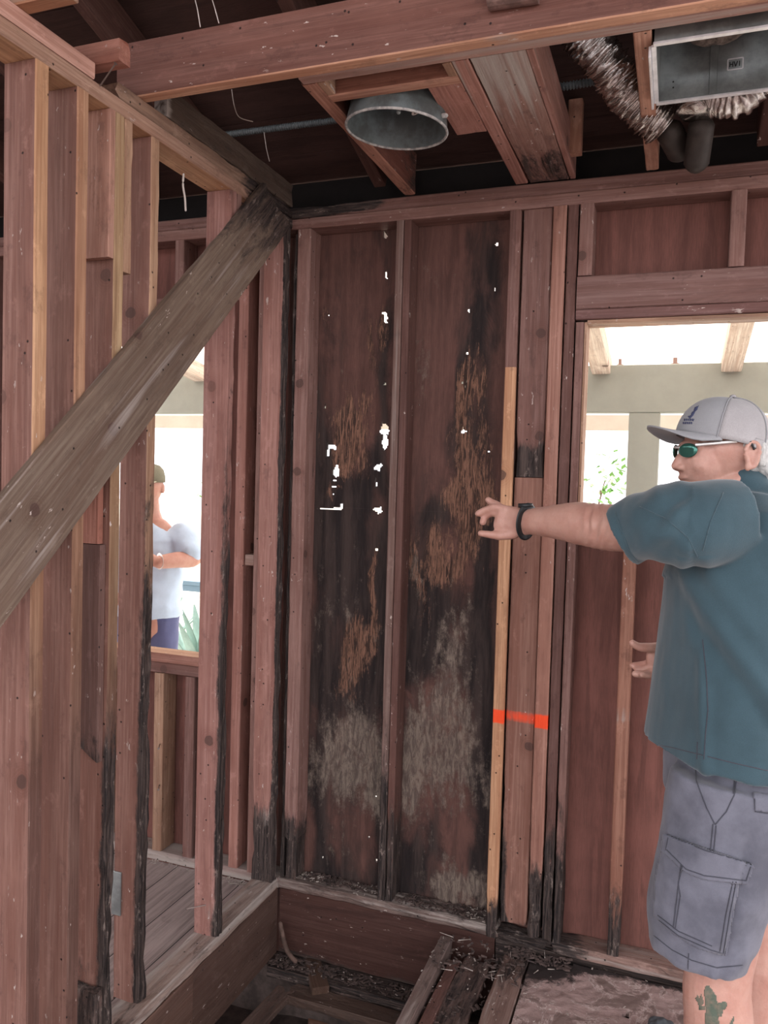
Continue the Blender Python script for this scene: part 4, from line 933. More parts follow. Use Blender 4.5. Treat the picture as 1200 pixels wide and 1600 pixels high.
p = on(1, 4.6, 322, 765); sprig('young_tree', (p.x+.2, 4.6, GZ-.02), p, 'thin leafy sapling beside the man in light blue', 26, .14, .06)

# ---------------------------------------------------------------- the man in the cap
YAW = math.atan2(RT.y, RT.x)
Rh = Vector((RT.x, RT.y, 0)).normalized(); Fh = Vector((FW.x, FW.y, 0)).normalized(); Fh = Vector((-Rh.y, Rh.x, 0))
DEP = 1.75
def frame(dep, px, py):
    d = ray(px, py); O = CAM + d*(dep/d.dot(Fh)); return O
O1 = frame(DEP, 1118, 1000); O1.z = -.02
class Fig:
    def __init__(s, O): s.O = O
    def __call__(s, px, py, w=0.):
        d = ray(px, py); t_ = ((s.O-CAM).dot(Fh)+w)/d.dot(Fh); P = CAM+d*t_-s.O
        return Vector((P.dot(Rh), P.dot(Fh), P.z))
    def world(s, L): return s.O + Rh*L.x + Fh*L.y + Vector((0, 0, L.z))
    def local(s, P): P = P-s.O; return Vector((P.dot(Rh), P.dot(Fh), P.z))
m1 = Fig(O1)
man = empty('person', O1, YAW, 'man in a grey cap and dark teal shirt stretching one arm towards the wall', 'person')
bpy.context.view_layer.update()
ZUP = Vector((0, 0, 1)); XR = Vector((1, 0, 0))
def finger(bm, pts, r0, r1):
    Q = spline(pts, 4); R_ = [r0+(r1-r0)*i/(len(Q)-1) for i in range(len(Q))]; loft(bm, Q, R_, n=12)
def limb(bm, pts, rad, n=24, ref=ZUP, k=5): Q = spline(pts, k); loft(bm, Q, lerps(rad, k), ref=ref, n=n)
bm = bmesh.new()
hc = m1(1134, 694, 0)
ell(bm, hc, (.088, .072, .092))                                     # skull
ell(bm, m1(1098, 722, 0), (.052, .058, .070))                       # face
ell(bm, m1(1105, 765, 0), (.055, .055, .040))                       # jaw
ell(bm, m1(1082, 775, 0), (.024, .030, .024))                       # chin
ell(bm, m1(1082, 700, 0), (.026, .052, .022))                       # brow
for s in (-1, 1):
    ell(bm, m1(1088, 728, 0) + Vector((0, s*.034, 0)), (.026, .022, .024))   # cheeks
    ell(bm, m1(1075, 711, 0) + Vector((0, s*.031, 0)), (.010, .013, .010))   # eyes
    ell(bm, m1(1061, 731, 0) + Vector((0, s*.011, 0)), (.010, .008, .008))   # nostril wings
limb(bm, [m1(1074, 702), m1(1063, 718), m1(1055, 729)], [.010, .0115, .0105], 14)      # nose
ell(bm, m1(1069, 746), (.012, .024, .0075)); ell(bm, m1(1073, 757), (.012, .022, .008)); ell(bm, m1(1078, 764), (.016, .022, .012))
limb(bm, [m1(1142, 745), m1(1152, 790), m1(1158, 840)], [(.062, .062), (.066, .070), (.09, .10)], 24, XR)
for s in (-1, 1):       # ears
    e = m1(1149, 712, 0) + Vector((0, s*.078, 0))
    loft(bm, [e + Vector((.0165*math.cos(t_)*(1 if math.sin(t_) > 0 else .7), s*.004, .027*math.sin(t_))) for t_ in [2*math.pi*i/24 for i in range(24)]], .0052, closed=True, n=8)
    ell(bm, e + Vector((0, -s*.004, 0)), (.015, .007, .025)); ell(bm, e + Vector((-.008, s*.002, -.026)), (.008, .006, .010))
# torso
T = [(1160, 800, .09, .13), (1162, 850, .125, .175), (1160, 930, .135, .18), (1155, 1020, .145, .18), (1150, 1110, .145, .175), (1150, 1200, .14, .18), (1145, 1260, .13, .175)]
loft(bm, [m1(a, b_) for a, b_, c_, d in T], [(c_, d) for a, b_, c_, d in T], ref=XR, n=32)
# left arm (outstretched, away from the camera)
limb(bm, [m1(1120, 815, -.12), m1(1050, 814, -.10), m1(990, 824, -.02), m1(948, 824, .05), m1(900, 817, .13), m1(855, 815, .20), m1(826, 815, .245)],
     [.058, .056, .052, .0535, .050, .038, (.031, .028)], 24)
pal = [m1(830, 815, .24), m1(812, 815, .265), m1(795, 815, .285), m1(780, 810, .295)]
limb(bm, pal, [(.031, .024), (.037, .021), (.042, .019), (.034, .015)], 20)
w0 = .30
finger(bm, [m1(790, 797, .285), m1(776, 793, w0), m1(760, 797, w0+.02), m1(746, 803, w0+.03)], .0125, .0085)          # index
finger(bm, [m1(786, 806, .29), m1(770, 801, w0+.015), m1(758, 808, w0+.03), m1(754, 817, w0+.025)], .0120, .0085)    # middle curled
finger(bm, [m1(790, 800, .30), m1(778, 790, w0+.03), m1(768, 785, w0+.045), m1(762, 780, w0+.05)], .0110, .0085)     # ring raised
finger(bm, [m1(792, 806, .31), m1(782, 796, w0+.045), m1(774, 792, w0+.06), m1(768, 788, w0+.07)], .0100, .0075)     # little
finger(bm, [m1(806, 832, .27), m1(789, 836, .28), m1(770, 836, .29), m1(750, 833, .30)], .0155, .0085)               # thumb
# right arm and hand (behind the belly)
limb(bm, [m1(1170, 815, .15), m1(1185, 900, .21), m1(1180, 985, .22), m1(1120, 1010, .22), m1(1062, 1027, .21), m1(1040, 1029, .205)], [.062, .052, .047, .042, .033, (.030, .024)], 22)
limb(bm, [m1(1045, 1029, .205), m1(1030, 1030, .20), m1(1018, 1034, .195)], [(.030, .020), (.037, .018), (.034, .015)], 20)
finger(bm, [m1(1032, 1012, .195), m1(1014, 1012, .185), m1(999, 1011, .18), m1(987, 1004, .175)], .0145, .0085)      # thumb
finger(bm, [m1(1020, 1032, .20), m1(1010, 1037, .215), m1(1000, 1039, .22), m1(987, 1040, .22)], .0100, .0082)
finger(bm, [m1(1022, 1040, .195), m1(1012, 1044, .20), m1(1004, 1046, .205), m1(994, 1046, .21)], .0105, .0082)
finger(bm, [m1(1022, 1048, .185), m1(1012, 1053, .185), m1(1003, 1054, .185), m1(991, 1053, .185)], .0105, .0085)
finger(bm, [m1(1026, 1052, .18), m1(1018, 1055, .175), m1(1010, 1055, .172), m1(1002, 1054, .17)], .0095, .0078)
# legs
def leg(bm, xk, w, xf):
    zk = m1(1120, 1490, w).z
    K_ = m1(xk, 1510, w); 
    A_ = Vector((m1(xf, 1590, w).x, w, .10)); H = Vector((m1(1155, 1200, 0).x, w*.9, .86))
    limb(bm, [H, H.lerp(K_, .5) + Vector((-.01, 0, 0)), Vector((K_.x, w, .50)), Vector((K_.x+.008, w, .38)), Vector((A_.x+.014, w, .27)), Vector((A_.x+.004, w, .16)), Vector((A_.x, w, .09))],
         [(.082, .082), (.076, .074), (.068, .062), (.071, .064), (.066, .058), (.047, .042), (.040, .036)], 24, XR)
    limb(bm, [Vector((A_.x+.045, w, .035)), Vector((A_.x-.03, w, .045)), Vector((A_.x-.12, w, .03)), Vector((A_.x-.18, w, .024))], [(.035, .034), (.042, .040), (.028, .044), (.018, .034)], 20)
leg(bm, 1122, -.115, 1116); leg(bm, 1168, .115, 1158)
def fold(p, n_):
    u, v = proj(m1.world(p)); d = .0012*nz(p.x*40, p.y*40, p.z*40)
    if 890 < u < 975 and 780 < v < 880:
        k = math.exp(-((u-932)/24)**2-((v-820)/34)**2); d += .0022*k*math.sin((u + .012*(v-800)**2*.4 + 5*nz(u*.05, v*.05, 0))/2.3) - .003*math.exp(-((u-928)/9)**2-((v-835)/7)**2)
    if u < 830 and 770 < v < 850: d += .0009*nz(u*.12, v*.12, 2)
    return d
body = union('body', bm, .003, SKIN, man, 3, fold)
# finger nails on the visible thumb
# hair
bm = bmesh.new(); ell(bm, m1(1172, 712, 0), (.050, .080, .058)); ell(bm, m1(1183, 728, 0), (.036, .074, .046)); ell(bm, m1(1141, 697, 0), (.012, .0775, .016))
hair = union('hair', bm, .004, HAIRM, man, 2, lambda p, n_: .005*nz(p.x*70, p.y*70, p.z*22) + .003*nz(p.x*160, p.y*160, p.z*50))
# cap: crown front (solid) and mesh back, brim, button, strap

def sub(name, parent):
    o = bpy.data.objects.new(name, None); C.objects.link(o); o.parent = parent; o.empty_display_size = .02; return o
cap = sub('cap', man)
cC = m1(1129, 686, 0); TL = Matrix.Rotation(math.radians(11), 3, 'Y')
def capP(th, ph, k=1.):
    back = max(0, math.cos(th)); a = .1005*k
    return cC + TL @ Vector((a*math.cos(th)*math.cos(ph)**.82, .088*k*math.sin(th)*math.cos(ph)**.82, .090*k*math.sin(ph)*(1 + .05*back)))
def shell(bm, t0, t1, nt_, k0=1., k1=.97, p0=-.12, p1=math.pi/2*.985, npz=14):
    A = [[bm.verts.new(capP(t0+(t1-t0)*i/nt_, p0+(p1-p0)*j/npz, k0)) for j in range(npz+1)] for i in range(nt_+1)]
    B_ = [[bm.verts.new(capP(t0+(t1-t0)*i/nt_, p0+(p1-p0)*j/npz, k1)) for j in range(npz+1)] for i in range(nt_+1)]
    for i in range(nt_):
        for j in range(npz):
            bm.faces.new((A[i][j], A[i+1][j], A[i+1][j+1], A[i][j+1])); bm.faces.new((B_[i][j+1], B_[i+1][j+1], B_[i+1][j], B_[i][j]))
        bm.faces.new((A[i+1][0], A[i][0], B_[i][0], B_[i+1][0])); bm.faces.new((A[i][-1], A[i+1][-1], B_[i+1][-1], B_[i][-1]))
    for j in range(npz):
        bm.faces.new((A[0][j], A[0][j+1], B_[0][j+1], B_[0][j])); bm.faces.new((A[-1][j+1], A[-1][j], B_[-1][j], B_[-1][j+1]))
FT = math.radians(64)
bm = bmesh.new(); shell(bm, math.pi-FT, math.pi+FT, 40); from_bm('front_panel', bm, CAPM, cap, True)
bm = bmesh.new(); shell(bm, -math.pi+FT, math.pi-FT, 36, .995, .965); from_bm('mesh_back', bm, CAPMESH, cap, True)
for t_ in (math.pi-FT, math.pi+FT, 0., math.radians(52), -math.radians(52)):
    bm = bmesh.new(); Q = [capP(t_, -.1+1.65*i/16, 1.004) for i in range(17)]; loft(bm, Q, [.0016]*17, n=6); from_bm('seam', bm, CAPM, cap, True)
bm = bmesh.new(); Q = [capP(-math.radians(70)+math.radians(140)*i/40, -.05, 1.0) for i in range(41)]; loft(bm, Q, [(.011, .0016)]*41, n=8); from_bm('sweat_band', bm, CAPMESH, cap, True)
bm = bmesh.new(); ell(bm, capP(0, math.pi/2, 1.01), (.007, .007, .004)); from_bm('button', bm, CAPMESH, cap, True)
bm = bmesh.new(); ns_, nt2 = 24, 10; G = {}
for k in (0, 1):
    for i in range(ns_+1):
        s_ = -1+2*i/ns_; th = math.pi + s_*math.radians(70)
        base = capP(th, -.07, .985)
        for j in range(nt2+1):
            t_ = j/nt2; ext = .066*math.sqrt(max(0, 1-(abs(s_)**2.6)))
            p = base + TL @ Vector((-ext*t_, 0, -.006*t_ - .018*s_*s_*min(1, t_*ext/.045)))
            p.z += .006 * (1-s_*s_) * t_ - .0035*k
            G[k, i, j] = bm.verts.new(p)
for i in range(ns_):
    for j in range(nt2):
        bm.faces.new((G[0,i,j], G[0,i+1,j], G[0,i+1,j+1], G[0,i,j+1])); bm.faces.new((G[1,i,j+1], G[1,i+1,j+1], G[1,i+1,j], G[1,i,j]))
    bm.faces.new((G[0,i,nt2], G[0,i+1,nt2], G[1,i+1,nt2], G[1,i,nt2])); bm.faces.new((G[0,i+1,0], G[0,i,0], G[1,i,0], G[1,i+1,0]))
from_bm('brim', bm, CAPM, cap, True)

def bvh_of(objs):
    vs, fs = [], []
    for o in objs:
        k = len(vs); vs += [o.matrix_world @ v.co for v in o.data.vertices]; fs += [[k+i for i in p.vertices] for p in o.data.polygons]
    return BVHTree.FromPolygons(vs, fs)
bpy.context.view_layer.update()
def hitp(bv, fig, px, py):
    d = ray(px, py).normalized(); h = bv.ray_cast(CAM, d)
    return (h[0], h[1]) if h[0] is not None else (None, None)
def inpoly(x, y, P):
    c_ = False; j = len(P)-1
    for i in range(len(P)):
        if (P[i][1] > y) != (P[j][1] > y) and x < (P[j][0]-P[i][0])*(y-P[i][1])/(P[j][1]-P[i][1])+P[i][0]: c_ = not c_
        j = i
    return c_
def patch(name, fig, bv, poly, th, mat, parent, step=2.):
    """a thin layer of cloth or print lying on the surface below it"""
    x0, x1 = min(p[0] for p in poly), max(p[0] for p in poly); y0, y1 = min(p[1] for p in poly), max(p[1] for p in poly)
    nx, ny = max(2, int((x1-x0)/step)), max(2, int((y1-y0)/step)); bm = bmesh.new(); V_ = {}
    def gv(i, j):
        if (i, j) not in V_:
            x, y = x0+(x1-x0)*i/nx, y0+(y1-y0)*j/ny
            P, n_ = hitp(bv, fig, x, y)
            V_[i, j] = None if P is None else (bm.verts.new(fig.local(P+n_*th)), bm.verts.new(fig.local(P-n_*.0008)))
        return V_[i, j]
    ok = {}
    for i in range(nx):
        for j in range(ny):
            ok[i, j] = inpoly(x0+(x1-x0)*(i+.5)/nx, y0+(y1-y0)*(j+.5)/ny, poly) and all(gv(a, b_) for a, b_ in ((i,j),(i+1,j),(i+1,j+1),(i,j+1)))
    for (i, j), k in ok.items():
        if not k: continue
        q = [(i,j),(i+1,j),(i+1,j+1),(i,j+1)]
        bm.faces.new([gv(*a)[0] for a in q]); bm.faces.new([gv(*a)[1] for a in q[::-1]])
        for (di, dj), (a, b_) in (((0,-1),(q[0],q[1])), ((1,0),(q[1],q[2])), ((0,1),(q[2],q[3])), ((-1,0),(q[3],q[0]))):
            if not ok.get((i+di, j+dj), False): bm.faces.new((gv(*b_)[0], gv(*a)[0], gv(*a)[1], gv(*b_)[1]))
    for v in [v for v in bm.verts if not v.link_faces]: bm.verts.remove(v)
    return from_bm(name, bm, mat, parent, True)
def seam(name, fig, bv, pts, r, mat, parent, off=.0005):
    Q = []
    for a, b_ in zip(pts, pts[1:]):
        n_ = max(1, int(math.dist(a, b_)/4))
        for i in range(n_): Q.append((a[0]+(b_[0]-a[0])*i/n_, a[1]+(b_[1]-a[1])*i/n_))
    Q.append(pts[-1]); L_ = []
    for x, y in Q:
        P, n_ = hitp(bv, fig, x, y)
        if P is not None: L_.append(fig.local(P+n_*off))
    if len(L_) < 2: return
    bm = bmesh.new(); loft(bm, L_, [r]*len(L_), n=6); return from_bm(name, bm, mat, parent, True)
# cap print
bv = bvh_of([c_ for c_ in cap.children if c_.name.startswith('front_panel')])
for poly in ([(1085,637),(1092,634),(1089,641),(1084,644)], [(1081,644),(1087,642),(1083,650),(1079,653)], [(1075,650),(1081,649),(1078,655)],
             [(1083,655),(1085,655),(1084,658),(1082,658)]): patch('cap_print', m1, bv, poly, .0007, INK, cap, 1.)
for x0, x1, y in ((1069, 1082, 656), (1067, 1080, 661)):
    x = x0
    while x < x1:
        patch('cap_print', m1, bv, [(x, y-1.6), (x+2.2, y-1.6), (x+2.2, y+1.6), (x, y+1.6)], .0007, INK, cap, .9); x += 3.1
# sunglasses
gl = sub('sunglasses', man)
for s_ in (-1, 1):
    bm = bmesh.new(); c_ = m1(1065, 706, 0) + Vector((0, s_*.036, 0))
    ell(bm, c_ + Vector((0, 0, .002)), (.0040, .024, .0155), Matrix.Rotation(s_*math.radians(-32), 3, 'Z')); from_bm('lens', bm, LENS, gl, True)
    bm = bmesh.new(); a = m1(1070, 697, 0); b_ = m1(1126, 692, 0)
    loft(bm, [Vector((a.x, s_*.060, a.z)), Vector((b_.x, s_*.0815, b_.z))], [(.0035, .0012)]*2, n=8); from_bm('temple', bm, METALT, gl, True)
    bm = bmesh.new(); e_ = m1(1146, 693, 0); loft(bm, [Vector((b_.x, s_*.0815, b_.z)), Vector((e_.x, s_*.083, e_.z)), Vector((e_.x+.008, s_*.082, e_.z-.015))], [.0025]*3, n=8); from_bm('temple_tip', bm, BLACKM, gl, True)
bm = bmesh.new(); a = m1(1057, 700, 0); loft(bm, [a+Vector((.002, -.014, 0)), a+Vector((-.003, 0, .002)), a+Vector((.002, .014, 0))], [.0025]*3, n=8); from_bm('bridge', bm, METALT, gl, True)

# shirt
def ring(pxf, pyf, a, w=0.):   # front edge pixel -> centre so that half depth a reaches it
    p = m1(pxf, pyf, w); return Vector((p.x + a, w, p.z))
bm = bmesh.new()
S = [(1112, 768, .075, .115), (1078, 795, .115, .175), (1058, 840, .142, .20), (1049, 885, .150, .205), (1044, 950, .155, .21), (1037, 1020, .162, .213), (1028, 1090, .166, .215), (1019, 1150, .168, .215), (1016, 1172, .168, .215)]
loft(bm, [ring(*s_[:3]) for s_ in S], [(s_[2], s_[3]) for s_ in S], ref=XR, n=48, cap='flat')
limb(bm, [m1(1175, 800, 0), m1(1160, 760, 0), m1(1165, 745, .0)], [(.10, .12), (.066, .075), (.060, .066)], 28, XR)
Q_ = spline([m1(1150, 815, -.12), m1(1090, 818, -.135), m1(1040, 820, -.10), m1(1004, 824, -.045), m1(976, 837, -.02)], 5)
loft(bm, Q_, lerps([(.088, .078), (.086, .082), (.081, .078), (.074, .073), (.0705, .072)], 5), n=32, cap='flat')
limb(bm, [m1(1170, 805, .12), m1(1190, 850, .19), m1(1195, 900, .215)], [(.08, .08), (.074, .07), (.072, .068)], 24, XR)
SHZ = m1(1016, 1172, 0).z
def shirtfold(p, n_):
    u, v = proj(m1.world(p)); low = sst(880, 1100, v)
    d = 0
    if p.y < .12 and v > 870:
        # drapes running from the arm down to the back
        q = (v-890) - 1.35*(u-1060); d += .010*math.exp(-(q/26)**2)*sst(1050, 1075, u) - .009*math.exp(-((q-55)/24)**2)*sst(1065, 1090, u) + .006*math.exp(-((q+60)/30)**2)*sst(1080, 1110, u)
        d += .005*math.sin((u-1040)/17. + v*.004)*low*(1-sst(1090, 1130, u))
        d += .007*math.exp(-((u-1100-.02*(v-1050))/9)**2)*sst(980, 1060, v) 
    if v < 900 and u < 1080:
        d += .005*math.sin((u*.75+v)/11. + 2*nz(u*.02, v*.02, 1))*sst(975, 1010, u)*(1-sst(1060, 1100, u)) + .006*nz(u*.03, v*.03, 0)*sst(965, 1000, u)
    return d + .003*nz(p.x*9, p.y*9, p.z*5) + .0015*nz(p.x*26, p.y*26, p.z*14)
shirt = union('shirt', bm, .0055, SHIRT, man, 4, shirtfold)
# shorts
bm = bmesh.new()
Hp = [(1046, 1150, .150, .185), (1046, 1200, .150, .19), (1043, 1240, .150, .19)]
loft(bm, [ring(*s_[:3]) for s_ in Hp], [(s_[2], s_[3]) for s_ in Hp], ref=XR, n=40)
def sleg(w, rows):
    Q = [Vector((m1((a+b_)/2, y, w).x, w, m1(1100, y, w).z)) for a, b_, y, bb in rows]
    R_ = [((m1(b_, y, w).x-m1(a, y, w).x)/2, bb) for a, b_, y, bb in rows]
    loft(bm, Q, R_, ref=XR, n=40, cap='flat')
sleg(-.10, [(1050, 1262, 1215, .10), (1042, 1256, 1260, .108), (1032, 1236, 1320, .112), (1020, 1206, 1380, .112), (1013, 1184, 1430, .110), (1014, 1164, 1486, .106)])
sleg(.10, [(1062, 1240, 1205, .10), (1064, 1225, 1280, .10), (1072, 1198, 1360, .10), (1082, 1172, 1435, .098)])
def shortfold(p, n_):
    u, v = proj(m1.world(p))
    return .004*nz(p.x*12, p.y*12, p.z*8) + .0025*nz(p.x*30, p.y*30, p.z*22) + .004*math.sin((u+v*1.2)/13.)*sst(1380, 1500, v)*.6 - .006*math.exp(-((u-1172+ (v-1300)*.2)/8)**2)*sst(1280, 1340, v)
shorts = union('shorts', bm, .006, SHORTS, man, 7, shortfold)
bpy.context.view_layer.update()
bv = bvh_of([shorts])
pk = patch('cargo_pocket', m1, bv, [(1036,1330),(1040,1322),(1160,1362),(1150,1400),(1135,1492),(1090,1480),(1050,1455),(1024,1430),(1026,1380)], .0055, SHORTS, shorts, 1.8)
fl_ = patch('pocket_flap', m1, bv, [(1043,1304),(1175,1350),(1166,1378),(1100,1372),(1075,1362),(1039,1330)], .011, SHORTS, shorts, 1.6)
bpy.context.view_layer.update()
bv = bvh_of([shorts, pk, fl_])
for pts in ([(1045,1305),(1100,1328),(1174,1350)], [(1042,1328),(1072,1358),(1100,1368),(1165,1376)], [(1045,1305),(1040,1328)], [(1174,1351),(1166,1376)],
            [(1150,1378),(1140,1430),(1130,1490)], [(1145,1378),(1134,1430),(1125,1486)], [(1064,1352),(1058,1400),(1052,1450)], [(1066,1354),(1060,1380),(1063,1400),(1055,1452)],
            [(1030,1438),(1060,1462),(1110,1484),(1130,1490)], [(1028,1430),(1060,1455),(1112,1478)], [(1022,1462),(1050,1484),(1080,1500),(1120,1512),(1160,1508)],
            [(1086,1180),(1088,1220),(1104,1262),(1117,1288)], [(1118,1288),(1135,1268),(1148,1240),(1152,1208)], [(1114,1288),(1110,1330)], [(1119,1290),(1115,1332)], [(1146,1240),(1148,1208)],
            [(1178,1242),(1200,1244)], [(1178,1242),(1180,1268),(1200,1271)], [(1076,1490),(1075,1514)]):
    seam('stitching', m1, bv, pts, .0013, SHORTSD, shorts)
patch('back_pocket_flap', m1, bv, [(1177,1240),(1215,1243),(1215,1270),(1180,1266)], .004, SHORTS, shorts, 2.)
bv = bvh_of([shirt])
for pts in ([(1098,1000),(1104,1060),(1106,1110),(1102,1150),(1100,1186)], [(1090,1160),(1089,1186)], [(1016,1162),(1050,1168),(1098,1180)], [(1106,1182),(1150,1193),(1200,1204)],
            [(962,800),(972,830),(985,862),(996,878)], [(1000,792),(1040,810),(1075,840),(1090,870)], [(1130,770),(1110,815),(1098,860)]):
    seam('seam', m1, bv, pts, .0011, SHORTSD if pts[0][1] > 990 else SHIRT, shirt)
# tattoo on the calf
bv = bvh_of([body])
for poly in ([(1102,1541),(1108,1540),(1114,1548),(1119,1556),(1121,1570),(1122,1585),(1124,1600),(1127,1618),(1118,1640),(1108,1640),(1101,1612),(1101,1590),(1103,1578),(1101,1560),(1100,1548)],
             [(1102,1578),(1092,1578),(1091,1568),(1086,1560),(1090,1555),(1093,1559),(1096,1553),(1098,1560),(1100,1566),(1096,1572),(1104,1571)], [(1120,1568),(1130,1565),(1136,1566),(1135,1575),(1130,1578),(1128,1588),(1121,1590)],
             [(1140,1600),(1144,1592),(1146,1588),(1147,1594),(1143,1604)]):
    patch('tattoo', m1, bv, poly, .0004, TATT, body, 1.5)
# watch
wt = sub('wrist_watch', man); a, c_ = m1(832, 815, .238), m1(852, 816, .205); cw = m1(823, 815, .25); dv = (m1(870, 815, .185)-m1(815, 815, .262)).normalized()
xa = ZUP - dv*dv.z; xa.normalize(); ya = dv.cross(xa)
bm = bmesh.new(); Q = [cw + xa*(.0365*math.cos(t_)) + ya*(.0325*math.sin(t_)) + dv*.006*math.cos(t_) for t_ in [2*math.pi*i/40 for i in range(40)]]
loft(bm, Q, [(.0022, .0115)]*40, ref=dv, n=10, closed=True); 
o = from_bm('strap', bm, WATCHM, wt, True)
bm = bmesh.new(); p = cw + xa*.040 + ya*.004; loft(bm, [p - xa*.004, p + xa*.006], [.0195, .0185], ref=dv, n=24, cap='flat'); from_bm('case', bm, WATCHM, wt, True)
for s_ in (-1, 1):
    bm = bmesh.new(); P = body.data
    w_ = .115*s_; xf = m1(1116 if s_ < 0 else 1158, 1590, w_).x
    limb(bm, [Vector((xf+.052, w_, .035)), Vector((xf-.03, w_, .042)), Vector((xf-.12, w_, .036)), Vector((xf-.19, w_, .028))], [(.036, .042), (.05, .047), (.034, .052), (.026, .042)], 20)
    ell(bm, (xf, w_, .075), (.05, .045, .03)); o = union('shoe', bm, .005, SHOE, man, 4)

# ---------------------------------------------------------------- man outside in light blue
D2 = 4.62
O2 = frame(D2, 236, 960); O2.z = GZ
m2 = Fig(O2)
man2 = empty('person', O2, YAW, 'man in a light blue polo shirt and navy trousers looking down outside the small window', 'person')
bpy.context.view_layer.update()
W2 = 0.
bm = bmesh.new()
h = m2(232, 760, 0); ell(bm, h + Vector((0, .0, .02)), (.085, .095, .105)); ell(bm, h + Vector((-.03, -.05, -.05)), (.06, .055, .07)); ell(bm, h + Vector((.0, -.0, -.02)), (.075, .085, .08))
ell(bm, h + Vector((-.045, -.11, -.03)), (.012, .02, .022)); ell(bm, h + Vector((-.04, -.095, -.065)), (.024, .018, .008)); ell(bm, h + Vector((-.04, -.08, -.10)), (.03, .03, .025))
for s_ in (-1, 1): ell(bm, h + Vector((s_*.084-.0, .0, -.01)), (.012, .02, .03))
limb(bm, [h + Vector((0, .0, -.06)), h + Vector((.0, .03, -.15)), h + Vector((.005, .04, -.22))], [.058, .06, .08], 20, XR)
sh = h + Vector((.0, .03, -.26))
loft(bm, [sh + Vector((0, 0, z)) for z in (.03, -.05, -.25, -.45, -.58)], [(.13, .08), (.19, .115), (.18, .125), (.165, .13), (.16, .12)], ref=XR, n=28)
# right-hand arm (image right) bent, forearm coming to the front
eb = m2(303, 872, -.0); 
limb(bm, [sh + Vector((.19, .0, -.03)), sh.lerp(eb, .5) + Vector((.10, 0, 0)), eb, m2(275, 875, -.12), m2(250, 878, -.2), m2(243, 876, -.22)], [.062, .055, .048, .046, .038, (.03, .022)], 20)
limb(bm, [m2(243, 876, -.22), m2(234, 875, -.235), m2(226, 872, -.24)], [(.03, .02), (.042, .018), (.036, .014)], 16)
for k in range(4): finger(bm, [m2(229, 869+k*4, -.24), m2(219, 869+k*4, -.245), m2(213, 872+k*3.5, -.23)], .0095, .0078)
finger(bm, [m2(236, 868, -.245), m2(229, 862, -.25), m2(222, 860, -.25)], .012, .0085)
limb(bm, [sh + Vector((-.19, 0, -.03)), sh + Vector((-.25, -.02, -.30)), sh + Vector((-.16, -.20, -.36)), sh + Vector((-.06, -.27, -.37))], [.06, .05, .042, .03], 20)
limb(bm, [sh + Vector((-.08, -.26, -.37)), sh + Vector((-.0, -.28, -.37))], [(.036, .018), (.032, .014)], 16)
for k in range(4): finger(bm, [sh + Vector((-.01, -.285, -.35-.017*k)), sh + Vector((.03, -.29, -.355-.016*k)), sh + Vector((.05, -.275, -.36-.015*k))], .0092, .0075)
finger(bm, [sh + Vector((-.05, -.27, -.335)), sh + Vector((-.02, -.28, -.315)), sh + Vector((.005, -.285, -.305))], .012, .0085)
for s_ in (-1, 1):
    limb(bm, [Vector((sh.x+s_*.09, .03, .88)), Vector((sh.x+s_*.10, .02, .47)), Vector((sh.x+s_*.10, .04, .28)), Vector((sh.x+s_*.10, .04, .08))], [(.085, .09), (.058, .06), (.052, .055), .036], 20, XR)
    limb(bm, [Vector((sh.x+s_*.10, .09, .035)), Vector((sh.x+s_*.10, -.02, .04)), Vector((sh.x+s_*.105, -.15, .028))], [(.032, .034), (.036, .038), (.022, .040)], 16)
b2 = union('body', bm, .0055, SKIN2, man2, 4)
bm = bmesh.new(); loft(bm, [sh + Vector((0, 0, z)) for z in (.055, .02, -.05, -.2, -.4, -.5, m2(250, 958, 0).z - sh.z)], [(.075, .07), (.14, .095), (.215, .13), (.20, .145), (.19, .155), (.20, .155), (.205, .155)], ref=XR, n=40, cap='flat')
a = m2(298, 862, -.01)
limb(bm, [sh + Vector((.15, 0, -.04)), sh.lerp(a, .45) + Vector((.09, 0, 0)), a], [.085, .088, .092], 24)
limb(bm, [sh + Vector((-.15, 0, -.04)), sh + Vector((-.22, -.01, -.14)), sh + Vector((-.255, -.02, -.29))], [.08, .085, .088], 24)
def polofold(p, n_):
    q = p - sh; return .008*math.sin((q.x*34 + q.z*17))*sst(-.7, -.1, q.z) * .7 + .007*nz(p.x*14, p.y*14, p.z*8) + .003*math.sin(q.z*60+q.x*25)
union('polo_shirt', bm, .007, BLUEP, man2, 4, polofold)
bm = bmesh.new(); loft(bm, [sh + Vector((0, .01, z)) for z in (.03, .07)], [(.085, .08), (.068, .066)], ref=XR, n=28, cap=False); bmesh.ops.solidify(bm, geom=bm.faces[:], thickness=.006)
from_bm('collar', bm, BLUEP, man2, True)
bm = bmesh.new()
loft(bm, [Vector((sh.x, .03, z)) for z in (m2(250, 945, 0).z, .90, .80)], [(.175, .13), (.18, .135), (.18, .12)], ref=XR, n=32)
for s_ in (-1, 1): loft(bm, [Vector((sh.x+s_*.088, .03, z)) for z in (.86, .6, .3, .06)], [(.098, .11), (.085, .095), (.078, .085), (.075, .085)], ref=XR, n=28, cap='flat')
union('trousers', bm, .008, NAVY, man2, 5, lambda p, n_: .006*nz(p.x*16, p.y*16, p.z*9))
bm = bmesh.new()
for i in range(17):
    pass
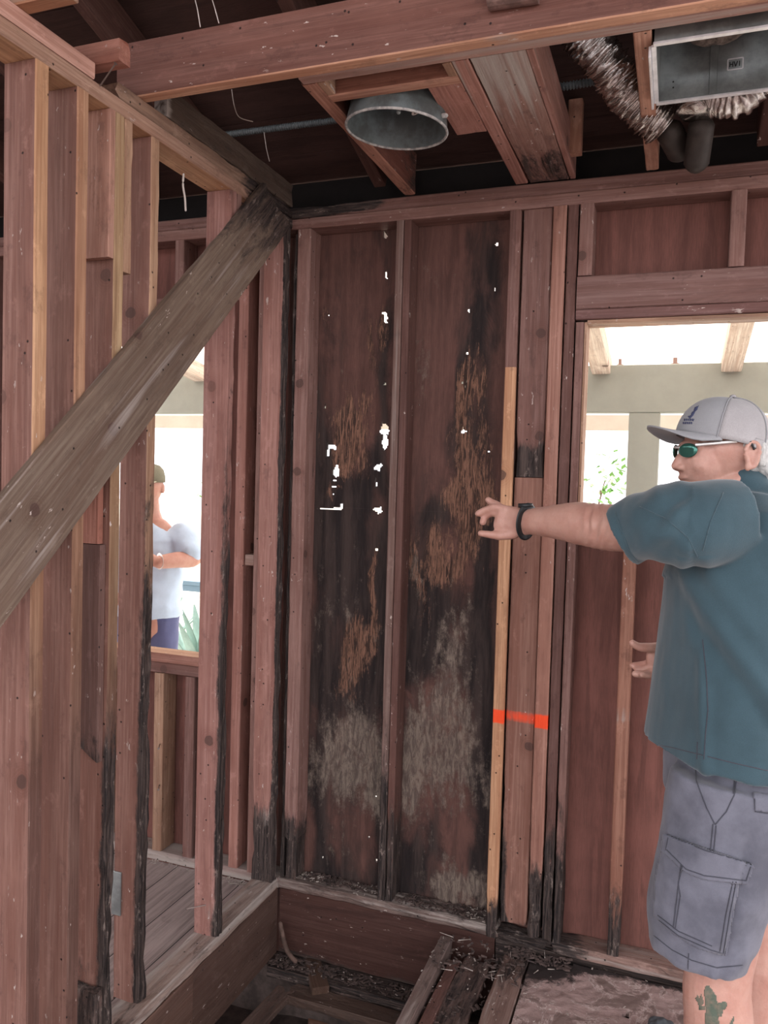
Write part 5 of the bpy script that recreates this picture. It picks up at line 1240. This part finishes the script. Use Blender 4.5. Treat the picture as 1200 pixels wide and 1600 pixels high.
n_ = 28; rr = [(1.08, 0), (1.06, .35), (.95, .7), (.7, .93), (.35, 1.02), (.01, 1.03)]
rings_ = [[bm.verts.new(h + Vector((.088*r*math.cos(2*math.pi*k/n_), .10*r*math.sin(2*math.pi*k/n_), .025+.105*z))) for k in range(n_)] for r, z in rr]
for A, B_ in zip(rings_, rings_[1:]):
    for k in range(n_): bm.faces.new((A[k], A[(k+1) % n_], B_[(k+1) % n_], B_[k]))
bmesh.ops.solidify(bm, geom=bm.faces[:], thickness=.004)
for v_ in (0,): loft(bm, [h + Vector((.0, -.09, .03)), h + Vector((0, -.17, .012))], [(.004, .075), (.004, .05)], ref=ZUP, n=20)
from_bm('cap', bm, simple('khaki_cap', (.35, .33, .24), .8, 0, 200, .15), man2, True)
for s_ in (1,):
    bm = bmesh.new(); p = m2(249, 877, -.20); d_ = (m2(262, 876, -.16)-m2(240, 877, -.225)).normalized(); xa = (ZUP-d_*d_.z).normalized(); ya = d_.cross(xa)
    Q = [p + xa*.036*math.cos(2*math.pi*i/28) + ya*.032*math.sin(2*math.pi*i/28) for i in range(28)]; loft(bm, Q, [(.0025, .011)]*28, ref=d_, n=8, closed=True); from_bm('wrist_watch', bm, METALT, man2, True)
for s_ in (-1, 1):
    bm = bmesh.new(); limb(bm, [Vector((sh.x+s_*.10, .10, .04)), Vector((sh.x+s_*.10, -.02, .045)), Vector((sh.x+s_*.105, -.17, .032))], [(.036, .042), (.045, .045), (.028, .045)], 16); from_bm('shoe', bm, SHOE, man2, True)

# small dark grey object on the floor by the man's foot
p = on(2, -.0, 1021, 1604)
bm = bmesh.new(); ell(bm, (p.x+.02, p.y-.03, .004), (.046, .06, .02)); ell(bm, (p.x+.05, p.y-.05, .0), (.04, .035, .016)); ell(bm, (p.x-.005, p.y-.07, .0), (.03, .04, .018)); o = union('grey_lump', bm, .003, SHOE, None, 1, lambda p, n_: .009*nz(p.x*34, p.y*34, p.z*34)+.004*nz(p.x*90, p.y*90, 0)); tag(o, 'crumpled dark grey lump on the worn floor beside the tattooed leg', 'lump')
